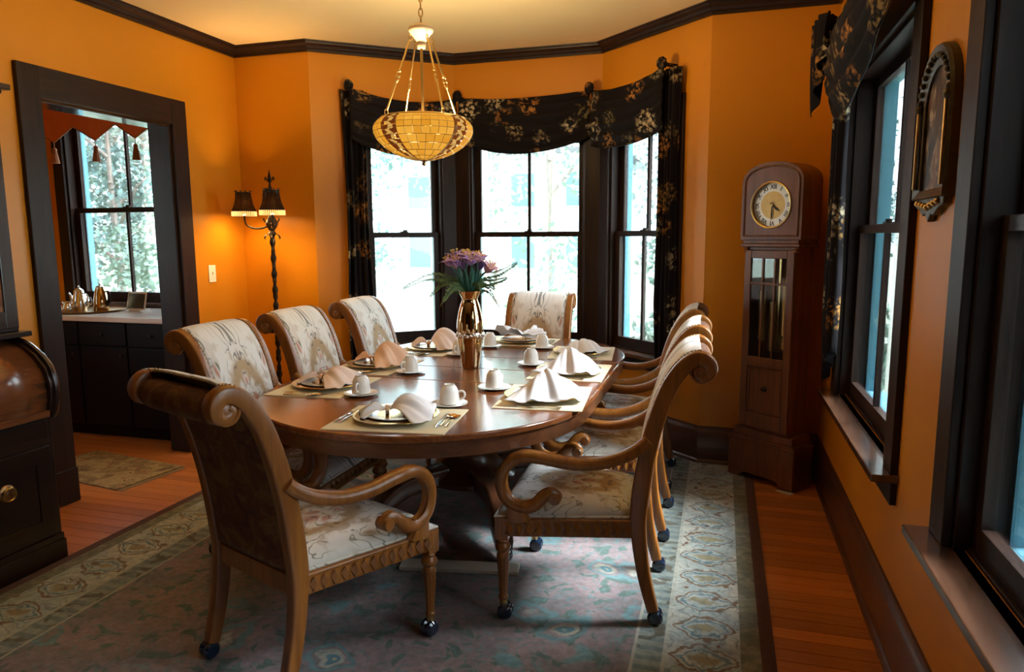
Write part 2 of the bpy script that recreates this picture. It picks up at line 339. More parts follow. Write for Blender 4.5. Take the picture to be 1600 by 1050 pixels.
# ================================================================ mesh helpers
def ident(p): return p
class MB:
    def __init__(s, T=None): s.v = []; s.f = []; s.T = T or ident
    def add(s, verts, faces):
        o = len(s.v); s.v += [tuple(s.T(p)) for p in verts]; s.f += [tuple(i+o for i in f) for f in faces]; return s
    def box(s, x0, x1, y0, y1, z0, z1):
        return s.add([(x0, y0, z0), (x1, y0, z0), (x1, y1, z0), (x0, y1, z0), (x0, y0, z1), (x1, y0, z1), (x1, y1, z1), (x0, y1, z1)],
                     [(0, 3, 2, 1), (4, 5, 6, 7), (0, 1, 5, 4), (1, 2, 6, 5), (2, 3, 7, 6), (3, 0, 4, 7)])
    def prism(s, poly, z0, z1, axis='z'):
        n = len(poly)
        def P(a, b, c): return (a, b, c) if axis == 'z' else ((a, c, b) if axis == 'y' else (c, a, b))
        vs = [P(a, b, z0) for a, b in poly] + [P(a, b, z1) for a, b in poly]
        fs = [tuple(range(n))[::-1], tuple(range(n, 2*n))] + [(i, (i+1) % n, n+(i+1) % n, n+i) for i in range(n)]
        return s.add(vs, fs)
    def lathe(s, prof, n=24, c=(0, 0, 0), axis='z', flute=0, fl_r=(0, 0)):
        vs = []; fs = []; k = len(prof)
        for j, (r, z) in enumerate(prof):
            for i in range(n):
                a = 2*PI*i/n; rr = r
                if flute and fl_r[0] <= z <= fl_r[1] and i % 2: rr = r*(1-flute)
                p = (rr*math.cos(a), rr*math.sin(a), z)
                if axis == 'x': p = (p[2], p[0], p[1])
                elif axis == 'y': p = (p[0], p[2], p[1])
                vs.append((p[0]+c[0], p[1]+c[1], p[2]+c[2]))
        for j in range(k-1):
            for i in range(n):
                fs.append((j*n+i, j*n+(i+1) % n, (j+1)*n+(i+1) % n, (j+1)*n+i))
        if prof[0][0] > 1e-6: fs.append(tuple(range(n))[::-1])
        if prof[-1][0] > 1e-6: fs.append(tuple(range((k-1)*n, k*n)))
        return s.add(vs, fs)
    def ball(s, c, r, n=10, m=6, sz=(1, 1, 1)):
        prof = [(r*math.sin(PI*j/m), -r*math.cos(PI*j/m)) for j in range(m+1)]
        vs = []; fs = []
        for rr, z in prof:
            for i in range(n): vs.append((c[0]+sz[0]*rr*math.cos(2*PI*i/n), c[1]+sz[1]*rr*math.sin(2*PI*i/n), c[2]+sz[2]*z))
        for j in range(m):
            for i in range(n): fs.append((j*n+i, j*n+(i+1) % n, (j+1)*n+(i+1) % n, (j+1)*n+i))
        return s.add(vs, fs)
    def sweep(s, path, sec, side=None, scale=None, closed=False, caps=True):
        """sec: list of 2-D points (along side, along normal); side: fixed sideways vector or None"""
        P = [Vector(p) for p in path]; n = len(P); k = len(sec); vs = []; fs = []
        prevS = None
        for i in range(n):
            if closed: t = P[(i+1) % n]-P[i-1]
            else: t = P[min(i+1, n-1)]-P[max(i-1, 0)]
            t.normalize()
            if side is not None: S = Vector(side); S = (S-t*S.dot(t)).normalized()
            elif prevS is None:
                S = t.cross(Vector((0, 0, 1)));
                if S.length < .1: S = t.cross(Vector((0, 1, 0)))
                S.normalize()
            else: S = (prevS-t*prevS.dot(t)).normalized()
            prevS = S; N = t.cross(S); sc = 1 if scale is None else scale[i]
            if not isinstance(sc, tuple): sc = (sc, sc)
            for a, b in sec: vs.append(P[i]+S*a*sc[0]+N*b*sc[1])
        rng = n if closed else n-1
        for i in range(rng):
            for j in range(k):
                a = i*k+j; b = i*k+(j+1) % k; c = ((i+1) % n)*k
                fs.append((a, b, c+(j+1) % k, c+j))
        if caps and not closed: fs.append(tuple(range(k))[::-1]); fs.append(tuple(range((n-1)*k, n*k)))
        return s.add(vs, fs)
    def tube(s, path, r, n=8, scale=None, closed=False, side=None):
        return s.sweep(path, circ(r, n), side, scale, closed)
    def grid(s, fn, nu, nv, wrap=False):
        vs = [fn(i/nu, j/nv) for j in range(nv+1) for i in range(nu+(0 if wrap else 1))]; w = nu+(0 if wrap else 1); fs = []
        for j in range(nv):
            for i in range(nu):
                i2 = (i+1) % w; fs.append((j*w+i, j*w+i2, (j+1)*w+i2, (j+1)*w+i))
        return s.add(vs, fs)
    def mesh(s, name, mat, smooth=40, fix=True):
        me = bpy.data.meshes.new(name); me.from_pydata(s.v, [], s.f); me.update()
        if fix:
            bm = bmesh.new(); bm.from_mesh(me); bmesh.ops.recalc_face_normals(bm, faces=bm.faces); bm.to_mesh(me); bm.free()
        if smooth:
            me.polygons.foreach_set('use_smooth', [True]*len(me.polygons)); me.set_sharp_from_angle(angle=math.radians(smooth))
        me.materials.append(MATS[mat] if isinstance(mat, str) else mat); me.update()
        return me
    def build(s, name, mat, parent=None, smooth=40, bevel=0, solid=0, fix=True):
        o = bpy.data.objects.new(name, s.mesh(name, mat, smooth, fix)); COL.objects.link(o)
        if parent is not None: o.parent = parent
        if solid: md = o.modifiers.new('solid', 'SOLIDIFY'); md.thickness = solid; md.offset = 0
        if bevel: md = o.modifiers.new('bevel', 'BEVEL'); md.width = bevel; md.segments = 2; md.limit_method = 'ANGLE'; md.angle_limit = math.radians(35)
        return o
def circ(r, n=8, sx=1, sy=1): return [(r*sx*math.cos(2*PI*i/n), r*sy*math.sin(2*PI*i/n)) for i in range(n)]
def rrect(w, h, r, n=3):
    pts = []
    for cx, cy_, a0 in ((w-r, h-r, 0), (-w+r, h-r, PI/2), (-w+r, -h+r, PI), (w-r, -h+r, 1.5*PI)):
        for i in range(n+1): a = a0+PI/2*i/n; pts.append((cx+r*math.cos(a), cy_+r*math.sin(a)))
    return pts
def spline(pts, m=6):
    """Catmull-Rom through pts"""
    P = [Vector(p) for p in pts]; out = []
    for i in range(len(P)-1):
        p0, p1, p2, p3 = P[max(i-1, 0)], P[i], P[i+1], P[min(i+2, len(P)-1)]
        for k in range(m):
            t = k/m
            out.append(.5*((2*p1)+(p2-p0)*t+(2*p0-5*p1+4*p2-p3)*t*t+(3*p1-p0-3*p2+p3)*t**3))
    out.append(P[-1]); return out
def tag(o, label=None, cat=None, group=None, kind=None):
    if label: o['label'] = label
    if cat: o['category'] = cat
    if group: o['group'] = group
    if kind: o['kind'] = kind
    return o
def empty(name, loc=(0, 0, 0), rz=0, parent=None):
    o = bpy.data.objects.new(name, None); COL.objects.link(o); o.location = loc; o.rotation_euler = (0, 0, rz); o.empty_display_size = .1
    if parent: o.parent = parent
    return o
def thing(name, label, cat, loc=(0, 0, 0), rz=0, group=None): return tag(empty(name, loc, rz), label, cat, group)
def copy_tree(o, parent=None, loc=None, rz=None):
    c = o.copy(); COL.objects.link(c); c.parent = parent
    if loc is not None: c.location = loc
    if rz is not None: c.rotation_euler = (0, 0, rz)
    for ch in KIDS(o): copy_tree(ch, c)
    return c
def KIDS(o): return [x for x in bpy.data.objects if x.parent == o]
def struct(o, label=None): o['kind'] = 'structure'; return tag(o, label)

# frame along a wall: u along (from A to B), v outward from the room, w up
def frame(A, B):
    ax, ay = A; dx, dy = B[0]-A[0], B[1]-A[1]; L = math.hypot(dx, dy); dx /= L; dy /= L
    nx, ny = -dy, dx                      # left of travel = outward (room is walked clockwise)
    return (lambda p: (ax+dx*p[0]+nx*p[1], ay+dy*p[0]+ny*p[1], p[2])), L

# ================================================================ the shell
def wall(name, A, B, openings=(), mat='wall', z1=ZC, ext=(0, 0), t=WALL_T):
    T, L = frame(A, B); mb = MB(T); u = -ext[0]
    for (a, b, z0, zz) in sorted(openings):
        mb.box(u, a, 0, t, 0, z1)
        if z0 > 0: mb.box(a, b, 0, t, 0, z0)
        mb.box(a, b, 0, t, zz, z1); u = b
    mb.box(u, L+ext[1], 0, t, 0, z1)
    return struct(mb.build(name, mat, smooth=0)), T, L
DU0, DU1 = DOOR_Y0-YR, DOOR_Y1-YR
wl, T_L, L_L = wall('wall_left', POLY[0], POLY[1], [(DU0, DU1, 0, DOOR_Z)], ext=(.15, .15))
wbl, T_BL, _ = wall('wall_back_left', POLY[1], POLY[2])
WC = (.385, 1.0); WD = (.12, 1.055); WE = (.10, .745)
wc, T_C, L_C = wall('wall_bay_left', POLY[2], POLY[3], [(*WC, WIN_Z0, WIN_Z1)])
wd, T_D, L_D = wall('wall_bay_center', POLY[3], POLY[4], [(*WD, WIN_Z0, WIN_Z1)])
we, T_E, L_E = wall('wall_bay_right', POLY[4], POLY[5], [(*WE, WIN_Z0, WIN_Z1)])
wbr, T_BR, _ = wall('wall_back_right', POLY[5], POLY[6], ext=(0, .15))
W1 = (YB-4.02, YB-2.80); W2 = (YB-2.08, YB-.86)
wr, T_R, L_R = wall('wall_right', POLY[6], POLY[7], [(*W1, WIN_Z0, WIN_Z1), (*W2, WIN_Z0, WIN_Z1)])
wall('wall_rear', POLY[7], POLY[0], mat='trim', ext=(.15, 0))  # unseen rear wall given dark wood to cut the room's fill light
big = [(XL-.15, YR-.15), (XL-.15, YB+.15), (XB1, YB+.15), (XD1-.06, YD+.15), (XD2+.06, YD+.15), (XB2, YB+.15), (XR+.15, YB+.15), (XR+.15, YR-.15)]
struct(MB().prism(big, ZC, ZC+.12).build('ceiling', 'ceiling', smooth=0))
floor = struct(MB().prism(big, -.12, -.006).build('floor', 'subfloor', smooth=0))
# ---- floor boards
pm = MB().box(-.5, .5, -.5, .5, -.5, .5).mesh('floor_board', 'plank', smooth=0)
PW = .076; rowi = 0; y = .30
while y < YB-.02:
    rnd = random.Random(rowi); cuts = [XL+.0, -2.2-rnd.random()*1.0, .05-rnd.random()*.9, XR]
    if DOOR_Y0+.0 < y and y+PW < DOOR_Y1: cuts = [-4.25-rnd.random()*.9] + cuts[1:]
    for a, b in zip(cuts[:-1], cuts[1:]):
        o = bpy.data.objects.new('floor_board', pm); COL.objects.link(o); o.parent = floor
        o.location = ((a+b)/2, y+PW/2, -.004); o.scale = (b-a-.002, PW-.003, .008)
    y += PW; rowi += 1
# ---- mitred mouldings
def offset_pt(i, d):
    n = len(POLY); A, Bp, Cp = POLY[i-1], POLY[i], POLY[(i+1) % n]
    def nrm(a, b): dx, dy = b[0]-a[0], b[1]-a[1]; L = math.hypot(dx, dy); return dy/L, -dx/L     # inward = right of travel
    n1, n2 = nrm(A, Bp), nrm(Bp, Cp); k = 1+n1[0]*n2[0]+n1[1]*n2[1]
    return (Bp[0]+(n1[0]+n2[0])*d/k, Bp[1]+(n1[1]+n2[1])*d/k)
def mould(name, i, prof, mat):
    j = (i+1) % len(POLY); vs = []; k = len(prof)
    for idx in (i, j):
        for d, z in prof: x, y = offset_pt(idx, d); vs.append((x, y, z))
    fs = [(a, (a+1) % k, k+(a+1) % k, k+a) for a in range(k)] + [tuple(range(k)), tuple(range(k, 2*k))[::-1]]
    return struct(MB().add(vs, fs).build(name, mat, smooth=25))
CROWN = [(0, 2.832), (.016, 2.832), (.018, 2.848), (.030, 2.852), (.040, 2.868), (.062, 2.880), (.066, 2.890), (.078, 2.892), (.080, ZC), (0, ZC)]
BASE = [(0, 0), (.036, 0), (.036, .012), (.030, .024), (.022, .030), (.022, .205), (.016, .222), (.010, .232), (.008, .248), (0, .25)]
for i in range(8): mould('trim_%d' % (i+1), i, CROWN, 'trim_h')
side = ['left', 'back_left', 'bay_left', 'bay_center', 'bay_right', 'back_right', 'right', 'rear']
for i in range(1, 8): mould('baseboard_' + side[i], i, BASE, 'base_wood')
for nm, u0, u1 in (('baseboard_left', 0, DU0-.13), ('baseboard_left_far', DU1+.13, L_L)):
    mb = MB(lambda p: T_L((p[2], -p[0], p[1]))); mb.prism(BASE, u0, u1); struct(mb.build(nm, 'base_wood', smooth=25))
# ---- doorway casing (named as door trim)
door = struct(empty('door_1', (XL, (DOOR_Y0+DOOR_Y1)/2, 0)), 'open doorway with wide dark wood casing on the orange wall')
def dpart(name, mat, *boxes, bevel=.004):
    mb = MB(T_L)
    for b in boxes: mb.box(*b)
    o = mb.build(name, mat, None, smooth=0, bevel=bevel); o.parent = door; o.matrix_parent_inverse = Matrix.Translation(-door.location); return o
dpart('side_casing', 'trim', (DU0-.13, DU0+.002, -.028, 0, .2, DOOR_Z+.165)); dpart('side_casing', 'trim', (DU1-.002, DU1+.125, -.028, 0, .2, DOOR_Z+.165))
dpart('head_casing', 'trim_h', (DU0+.002, DU1-.002, -.026, 0, DOOR_Z, DOOR_Z+.165))
dpart('plinth_block', 'trim', (DU0-.135, DU0+.004, -.036, 0, 0, .2)); dpart('plinth_block', 'trim', (DU1-.004, DU1+.13, -.036, 0, 0, .2))
dpart('jamb', 'trim', (DU0-.001, DU0+.018, 0, .17, 0, DOOR_Z)); dpart('jamb', 'trim', (DU1-.018, DU1+.001, 0, .17, 0, DOOR_Z))
dpart('head_jamb', 'soffit', (DU0+.018, DU1-.018, 0, .17, DOOR_Z-.018, DOOR_Z+.001))

# ---- double-hung windows
win_n = [0]
def window(T, u0, u1, z0, z1, mid, muntin=True, stool=(.09, .09), cas=.115, cas_l=None, cas_r=None, mat='trim', outer='daylight_blue', casing=True, label=None):
    win_n[0] += 1; w = struct(empty('window_%d' % win_n[0], T(((u0+u1)/2, 0, z0))), label)
    inv = Matrix.Translation(-w.location)
    def part(name, m, *boxes, parent=None, bevel=.003, smooth=0):
        mb = MB(T)
        for b in boxes: mb.box(*b)
        o = mb.build(name, m, None, smooth=smooth, bevel=bevel)
        o.parent = parent or w; o.matrix_parent_inverse = inv if parent is None else Matrix.Identity(4)
        return o
    cl = cas if cas_l is None else cas_l; cr = cas if cas_r is None else cas_r
    t = WALL_T
    if casing:
        part('side_casing', mat, (u0-cl, u0+.004, -.026, 0, z0, z1+.13)); part('side_casing', mat, (u1-.004, u1+cr, -.026, 0, z0, z1+.13))
        part('head_casing', 'trim_h', (u0+.004, u1-.004, -.025, 0, z1, z1+.13))
        part('stool', 'stool', (u0-cl-.02, u1+cr+.02, -stool[0], .03, z0-.028, z0)); part('apron', mat, (u0-cl, u1+cr, -.022, 0, z0-.115, z0-.028))
    for a, b in ((u0-.001, u0+.02), (u1-.02, u1+.001)): part('jamb', mat, (a, b, 0, t-.02, z0, z1)); 
    part('head_jamb', mat, (u0+.02, u1-.02, 0, t-.02, z1-.02, z1+.001)); part('sill', mat, (u0+.02, u1-.02, .03, t, z0-.02, z0+.012))
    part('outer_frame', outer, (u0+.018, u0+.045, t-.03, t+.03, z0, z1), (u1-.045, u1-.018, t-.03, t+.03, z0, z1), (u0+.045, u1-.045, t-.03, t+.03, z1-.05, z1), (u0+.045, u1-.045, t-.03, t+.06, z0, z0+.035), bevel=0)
    def sash(nm, v0, v1, a, b, bot, top):
        s_ = part(nm, mat, (u0+.02, u0+.068, v0, v1, a, b), (u1-.068, u1-.02, v0, v1, a, b), (u0+.068, u1-.068, v0, v1, a, a+bot), (u0+.068, u1-.068, v0, v1, b-top, b), bevel=.002)
        gs = [(u0+.068, u1-.068)]
        if muntin:
            c = (u0+u1)/2; m_ = part('muntin', mat, (c-.011, c+.011, v0+.004, v1-.004, a+bot, b-top), parent=s_, bevel=.002); gs = [(u0+.068, c-.011), (c+.011, u1-.068)]
        for g0, g1 in gs:
            p_ = part('pane', 'pane', (g0, g1, (v0+v1)/2-.002, (v0+v1)/2+.002, a+bot, b-top), parent=s_, bevel=0)
        return s_
    sash('upper_sash', .082, .116, mid-.02, z1-.02, .04, .05)
    lo = sash('lower_sash', .044, .078, z0+.012, mid+.02, .07, .04)
    c = (u0+u1)/2
    mb = MB(T); mb.box(c-.03, c+.03, .045, .078, mid+.02, mid+.027); mb.box(c-.008, c+.022, .05, .07, mid+.027, mid+.04); mb.box(c+.01, c+.032, .055, .065, mid+.03, mid+.038)
    lk = mb.build('sash_lock', 'iron', None, smooth=0); lk.parent = lo
    # sampling portal for the sky through this opening (emits nothing itself)
    ld = bpy.data.lights.new('portal', 'AREA'); ld.shape = 'RECTANGLE'; ld.size = u1-u0; ld.size_y = z1-z0; ld.cycles.is_portal = True
    lo_ = bpy.data.objects.new('window_portal', ld); COL.objects.link(lo_)
    p = Vector(T(((u0+u1)/2, t+.07, (z0+z1)/2))); q = Vector(T(((u0+u1)/2, -1, (z0+z1)/2)))
    lo_.location = p; lo_.rotation_euler = (q-p).to_track_quat('-Z', 'Y').to_euler()
    return w
MID = 1.515
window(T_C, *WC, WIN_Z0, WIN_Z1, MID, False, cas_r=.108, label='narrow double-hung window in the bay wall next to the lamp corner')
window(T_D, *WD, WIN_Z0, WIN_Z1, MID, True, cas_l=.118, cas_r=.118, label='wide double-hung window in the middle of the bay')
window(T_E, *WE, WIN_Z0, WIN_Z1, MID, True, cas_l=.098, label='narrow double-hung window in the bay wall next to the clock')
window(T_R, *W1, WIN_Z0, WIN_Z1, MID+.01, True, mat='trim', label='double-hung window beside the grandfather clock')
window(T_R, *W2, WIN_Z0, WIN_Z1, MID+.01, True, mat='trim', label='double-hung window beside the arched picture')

# ---- the passage beyond the doorway
HX0, HX1, HY0, HY1 = -5.55, XL-WALL_T, 1.6, 4.76
struct(MB().box(HX0-.1, HX1, HY0-.1, HY1+.1, -.12, -.001).build('floor_passage', 'subfloor', smooth=0))
struct(MB().box(HX0-.1, HX1, HY0-.1, HY1+.15, ZC, ZC+.1).build('ceiling_passage', 'ceiling', smooth=0))
_, T_PL, _ = wall('wall_passage_left', (HX0, HY0), (HX0, HY1), [(.5, 1.6, .80, 2.45)])
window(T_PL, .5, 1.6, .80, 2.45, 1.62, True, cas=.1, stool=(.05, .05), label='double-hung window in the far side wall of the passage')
struct(MB().box(HX0, HX1, HY0-.12, HY0, 0, ZC).build('wall_passage_rear', 'wall', smooth=0))
T_H, L_H = frame((HX0, HY1), (HX1, HY1))
WH = (-5.30-HX0, -4.19-HX0)
wall('wall_passage_back', (HX0, HY1), (HX1, HY1), [(*WH, .96, 2.62)])
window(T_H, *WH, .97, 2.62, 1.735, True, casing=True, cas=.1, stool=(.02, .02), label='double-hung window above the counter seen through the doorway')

# ================================================================ outdoors
def outdoors():
    g0 = MB().box(-60, 60, -30, 90, -.75, -.70).build('lawn', 'grass', smooth=0); struct(g0, 'pale sunlit lawn outside the windows')
    dr = MB().box(-14, -1, 15.5, 19, -.70, -.69).build('driveway', 'drive', smooth=0); struct(dr, 'pale driveway beyond the lawn')
    leafm = {}
    def tree(name, label, x, y, h, rad, mat, n=2600, trunk=.10, seed=0, low=.25, leaf=.075, where='the bay windows'):
        r = random.Random(seed); t = thing(name, label, 'tree' if trunk else 'bush', (x, y, -.70), group='trees and bushes outside the windows')
        mb = MB(); cl = [(r.uniform(-.6, .6)*rad, r.uniform(-.6, .6)*rad, h*(low+(1-low)*r.random()), rad*r.uniform(.3, .55)) for _ in range(11)]
        for _ in range(n):
            cx, cy_, cz, cr = r.choice(cl); d = Vector((r.gauss(0, 1), r.gauss(0, 1), r.gauss(0, 1))).normalized()*cr*r.random()**.4
            p = Vector((cx, cy_, cz))+d; a = Vector((r.gauss(0, 1), r.gauss(0, 1), r.gauss(0, 1))).normalized(); b = a.orthogonal().normalized(); s = leaf*r.uniform(.6, 1.3)
            if p.z < .05: continue
            mb.add([p-a*s, p+b*s*.5, p+a*s, p-b*s*.5], [(0, 1, 2, 3)])
        tag(mb.build('foliage', mat, t, smooth=0, fix=False), kind='stuff')
        if trunk:
            tb = MB(); tb.tube(spline([(0, 0, 0), (.05*h*.2, .04, h*.3), (-.03, .05, h*.6), (.02, 0, h*.85)], 4), trunk, 8, [1-.7*i/12 for i in range(13)])
            for k in range(5):
                a = k*1.3+seed; tb.tube(spline([(0, 0, h*(.35+.1*k)), (math.cos(a)*rad*.35, math.sin(a)*rad*.35, h*(.45+.1*k)), (math.cos(a)*rad*.6, math.sin(a)*rad*.6, h*(.55+.09*k))], 3), trunk*.4, 6, [1-.1*i for i in range(7)])
            tb.build('trunk', 'bark', t)
        return t
    spots = [(-7.4, 13.5, 6, 1.9, 'leaf_blue'), (-6.9, 21.5, 8.5, 2.3, 'leaf'), (-3.1, 13.0, 6.5, 1.6, 'leaf'), (-1.6, 20.0, 9, 2.3, 'leaf_blue'), (-.1, 12.0, 6, 1.5, 'leaf'), (1.9, 15.0, 7, 2.0, 'leaf_blue'), (-11.3, 20.0, 9, 1.9, 'leaf'), (-13.2, 14.0, 6.5, 2.2, 'leaf'), (-11.4, 11.2, 5, 1.5, 'leaf_blue'), (-16.5, 17.5, 8, 2.8, 'leaf_blue'), (5.2, 18.0, 8, 2.4, 'leaf')]
    for i, (x, y, h, r, m) in enumerate(spots):
        tree('garden_tree', 'leafy garden tree on the lawn outside ' + ('the passage window' if x < -9 else 'the window beside the clock' if x > .5 else 'the bay windows'), x, y, h, r, m, seed=i+3)
    for i, (x, y, h, r) in enumerate([(-2.3, 9.6, 1.5, .7), (-.9, 8.4, 1.3, .6), (-8.9, 9.7, 1.9, .9), (-7.6, 8.6, 1.6, .7), (-9.9, 10.6, 2.2, 1.0), (1.5, 8.0, 1.4, .6)]):
        tree('garden_bush', 'low round garden bush outside ' + ('the passage window' if x < -7 else 'the window beside the clock' if x > .5 else 'the bay windows'), x, y, h, r, 'leaf', n=700, trunk=0, seed=40+i, low=.15, leaf=.07)
    for i, (x, y) in enumerate([(1.85, -.55), (1.95, 1.40)]):  # evergreens added close outside, tall and dense to block sky and sun
        tree('blocking_evergreen', 'dense dark evergreen set to block light from the window beside the picture', x, y, 5.6, 1.0, 'evergreen', n=9000, trunk=.09, seed=70+i, low=.03, leaf=.10)
    # white porch posts
    for i, (x, y) in enumerate([(-4.72, 7.75), (-2.78, 8.05), (1.62, 7.2)]):
        p = thing('porch_post', 'tall white square porch post outside the windows', 'post', (x, y, -.70), group='white porch posts')
        MB().box(-.13, .13, -.13, .13, 0, .25).build('plinth', 'white_paint', p, smooth=0, bevel=.01); MB().box(-.095, .095, -.095, .095, .25, 3.6).build('shaft', 'white_paint', p, smooth=0, bevel=.01)
        MB().box(-.14, .14, -.14, .14, 3.6, 3.75).build('capital', 'white_paint', p, smooth=0, bevel=.01)
    h = thing('house', 'white house with dark windows across the driveway', 'house', (-8.2, 26, -.70))
    MB().box(-4.5, 4.5, 0, 7, 0, 5.2).build('wall', 'house_white', h, smooth=0)
    MB().prism([(-4.9, 5.2), (4.9, 5.2), (0, 8.2)], -.4, 7.4, 'y').build('roof', 'house_roof', h, smooth=0)
    for k, x in enumerate((-3.2, -1.1, 1.0, 3.1)):
        for z in (.9, 3.2):
            f_ = MB().box(x-.55, x+.55, -.06, .02, z, z+1.4).build('window_frame', 'white_paint', h, smooth=0); MB().box(x-.45, x+.45, -.08, -.05, z+.1, z+1.3).build('pane', 'house_glass', f_, smooth=0)
outdoors()

# ================================================================ rugs
rp = [(RUG_X0, RUG_Y0), (RUG_X1, RUG_Y0), (RUG_X1, YB-.04), (XB2-.02, YB-.04), (XD2-.03, YD-.05), (XD1+.03, YD-.05), (XB1+.02, YB-.04), (RUG_X0, YB-.04)]
RUGT = .010
rg = MB().prism(rp, 0, RUGT).build('area_rug', 'rug', smooth=0); tag(rg, 'large oriental rug with pale palmette border under the dining table', 'rug')
hr = thing('small_rug', 'small brown patterned rug lying in the doorway', 'rug', (-3.80, 3.52, 0), math.radians(-8))
MB().box(-.44, .40, -.23, .25, 0, .009).build('pile', 'hall_rug', hr, smooth=0)
for s in (-1, 1):
    mb = MB()
    for k in range(40): yy = -.22+.46*k/39; mb.box(*sorted((s*.42-.02, s*.42-.02+s*.04)), yy-.003, yy+.003, 0, .004)
    tag(mb.build('fringe', 'rope', hr, smooth=0), kind='stuff')

# ================================================================ dining table
TX, TR, TY0, TY1 = -1.295, .763, 3.00, 4.13
def oval(r, k=0, n=28, y0=None, y1=None):
    y0 = TY0 if y0 is None else y0; y1 = TY1 if y1 is None else y1; pts = []
    for i in range(n+1): a = PI+PI*i/n; pts.append((r*math.cos(a), y0+r*math.sin(a)))
    for i in range(n+1): a = PI*i/n; pts.append((r*math.cos(a), y1+r*math.sin(a)))
    return pts
TYC = (TY0+TY1)/2
table = thing('dining_table', 'large oval dark wood dining table set for eight', 'table', (TX, TYC, RUGT))
def edge_prof(poly, y_lo, y_hi):
    """clip the oval to a strip of leaf"""
    out = []
    n = len(poly)
    def clip(pts, f, val):
        res = []
        for i in range(len(pts)):
            a, b = pts[i], pts[(i+1) % len(pts)]; ia, ib = f(a[1]) >= 0, f(b[1]) >= 0
            if ia: res.append(a)
            if ia != ib: t = (val-a[1])/(b[1]-a[1]); res.append((a[0]+(b[0]-a[0])*t, val))
        return res
    p = clip(poly, lambda y: y-y_lo, y_lo); return clip(p, lambda y: y_hi-y, y_hi)
cuts = [(-99, 3.24), (3.243, 3.60), (3.603, 3.96), (3.963, 99)]
for k, (a, b) in enumerate(cuts):
    poly = [(x, y-TYC) for x, y in edge_prof(oval(TR), a, b)]
    MB().prism(poly, TZ-.028-RUGT, TZ-RUGT).build('table_leaf' if 0 < k < 3 else 'tabletop', 'table', table, smooth=30, bevel=.006)
ap = MB(); o1 = [(x, y-TYC) for x, y in oval(TR-.012)]; o2 = [(x, y-TYC) for x, y in oval(TR-.035)]; n = len(o1)
vs = [(x, y, TZ-.028-RUGT) for x, y in o1]+[(x, y, .697-RUGT) for x, y in o1]+[(x, y, .697-RUGT) for x, y in o2]+[(x, y, TZ-.028-RUGT) for x, y in o2]
ap.add(vs, [(r*n+i, r*n+(i+1) % n, ((r+1) % 4)*n+(i+1) % n, ((r+1) % 4)*n+i) for r in range(4) for i in range(n)]); ap.build('apron', 'table_dark', table, smooth=30)
MB().lathe([(.20, .16), (.24, .17), (.25, .20), (.21, .23), (.16, .28), (.13, .36), (.15, .44), (.21, .50), (.24, .54), (.25, .58), (.30, .60), (.30, .685)], 32).build('pedestal', 'table_dark', table)
MB().box(-.30, .30, -.45, .45, .63, .69).build('bearer', 'table_dark', table, smooth=0, bevel=.01)
for sx in (-1, 1):
    for sy_ in (-1, 1):
        path = spline([(sx*.10, sy_*.14, .22), (sx*.25, sy_*.33, .20), (sx*.33, sy_*.50, .12), (sx*.38, sy_*.60, .075)], 5)
        ft = MB().sweep(path, rrect(.06, .055, .02), (sy_*.8, -sx*.6, 0), [1-.35*i/15 for i in range(16)]).build('foot', 'table_dark', table, smooth=50)
        MB().ball((sx*.388, sy_*.615, .038), .036, 14, 8).build('caster', 'caster', ft)
bd = MB().box(-.27, .27, -.045, .045, 0, .018).build('flat_board', 'pale_board', smooth=0, bevel=.003); bd.location = (-1.09, 2.835, RUGT); bd.rotation_euler = (0, 0, .18)
tag(bd, 'thin pale board lying on the rug under the dining table', 'board')

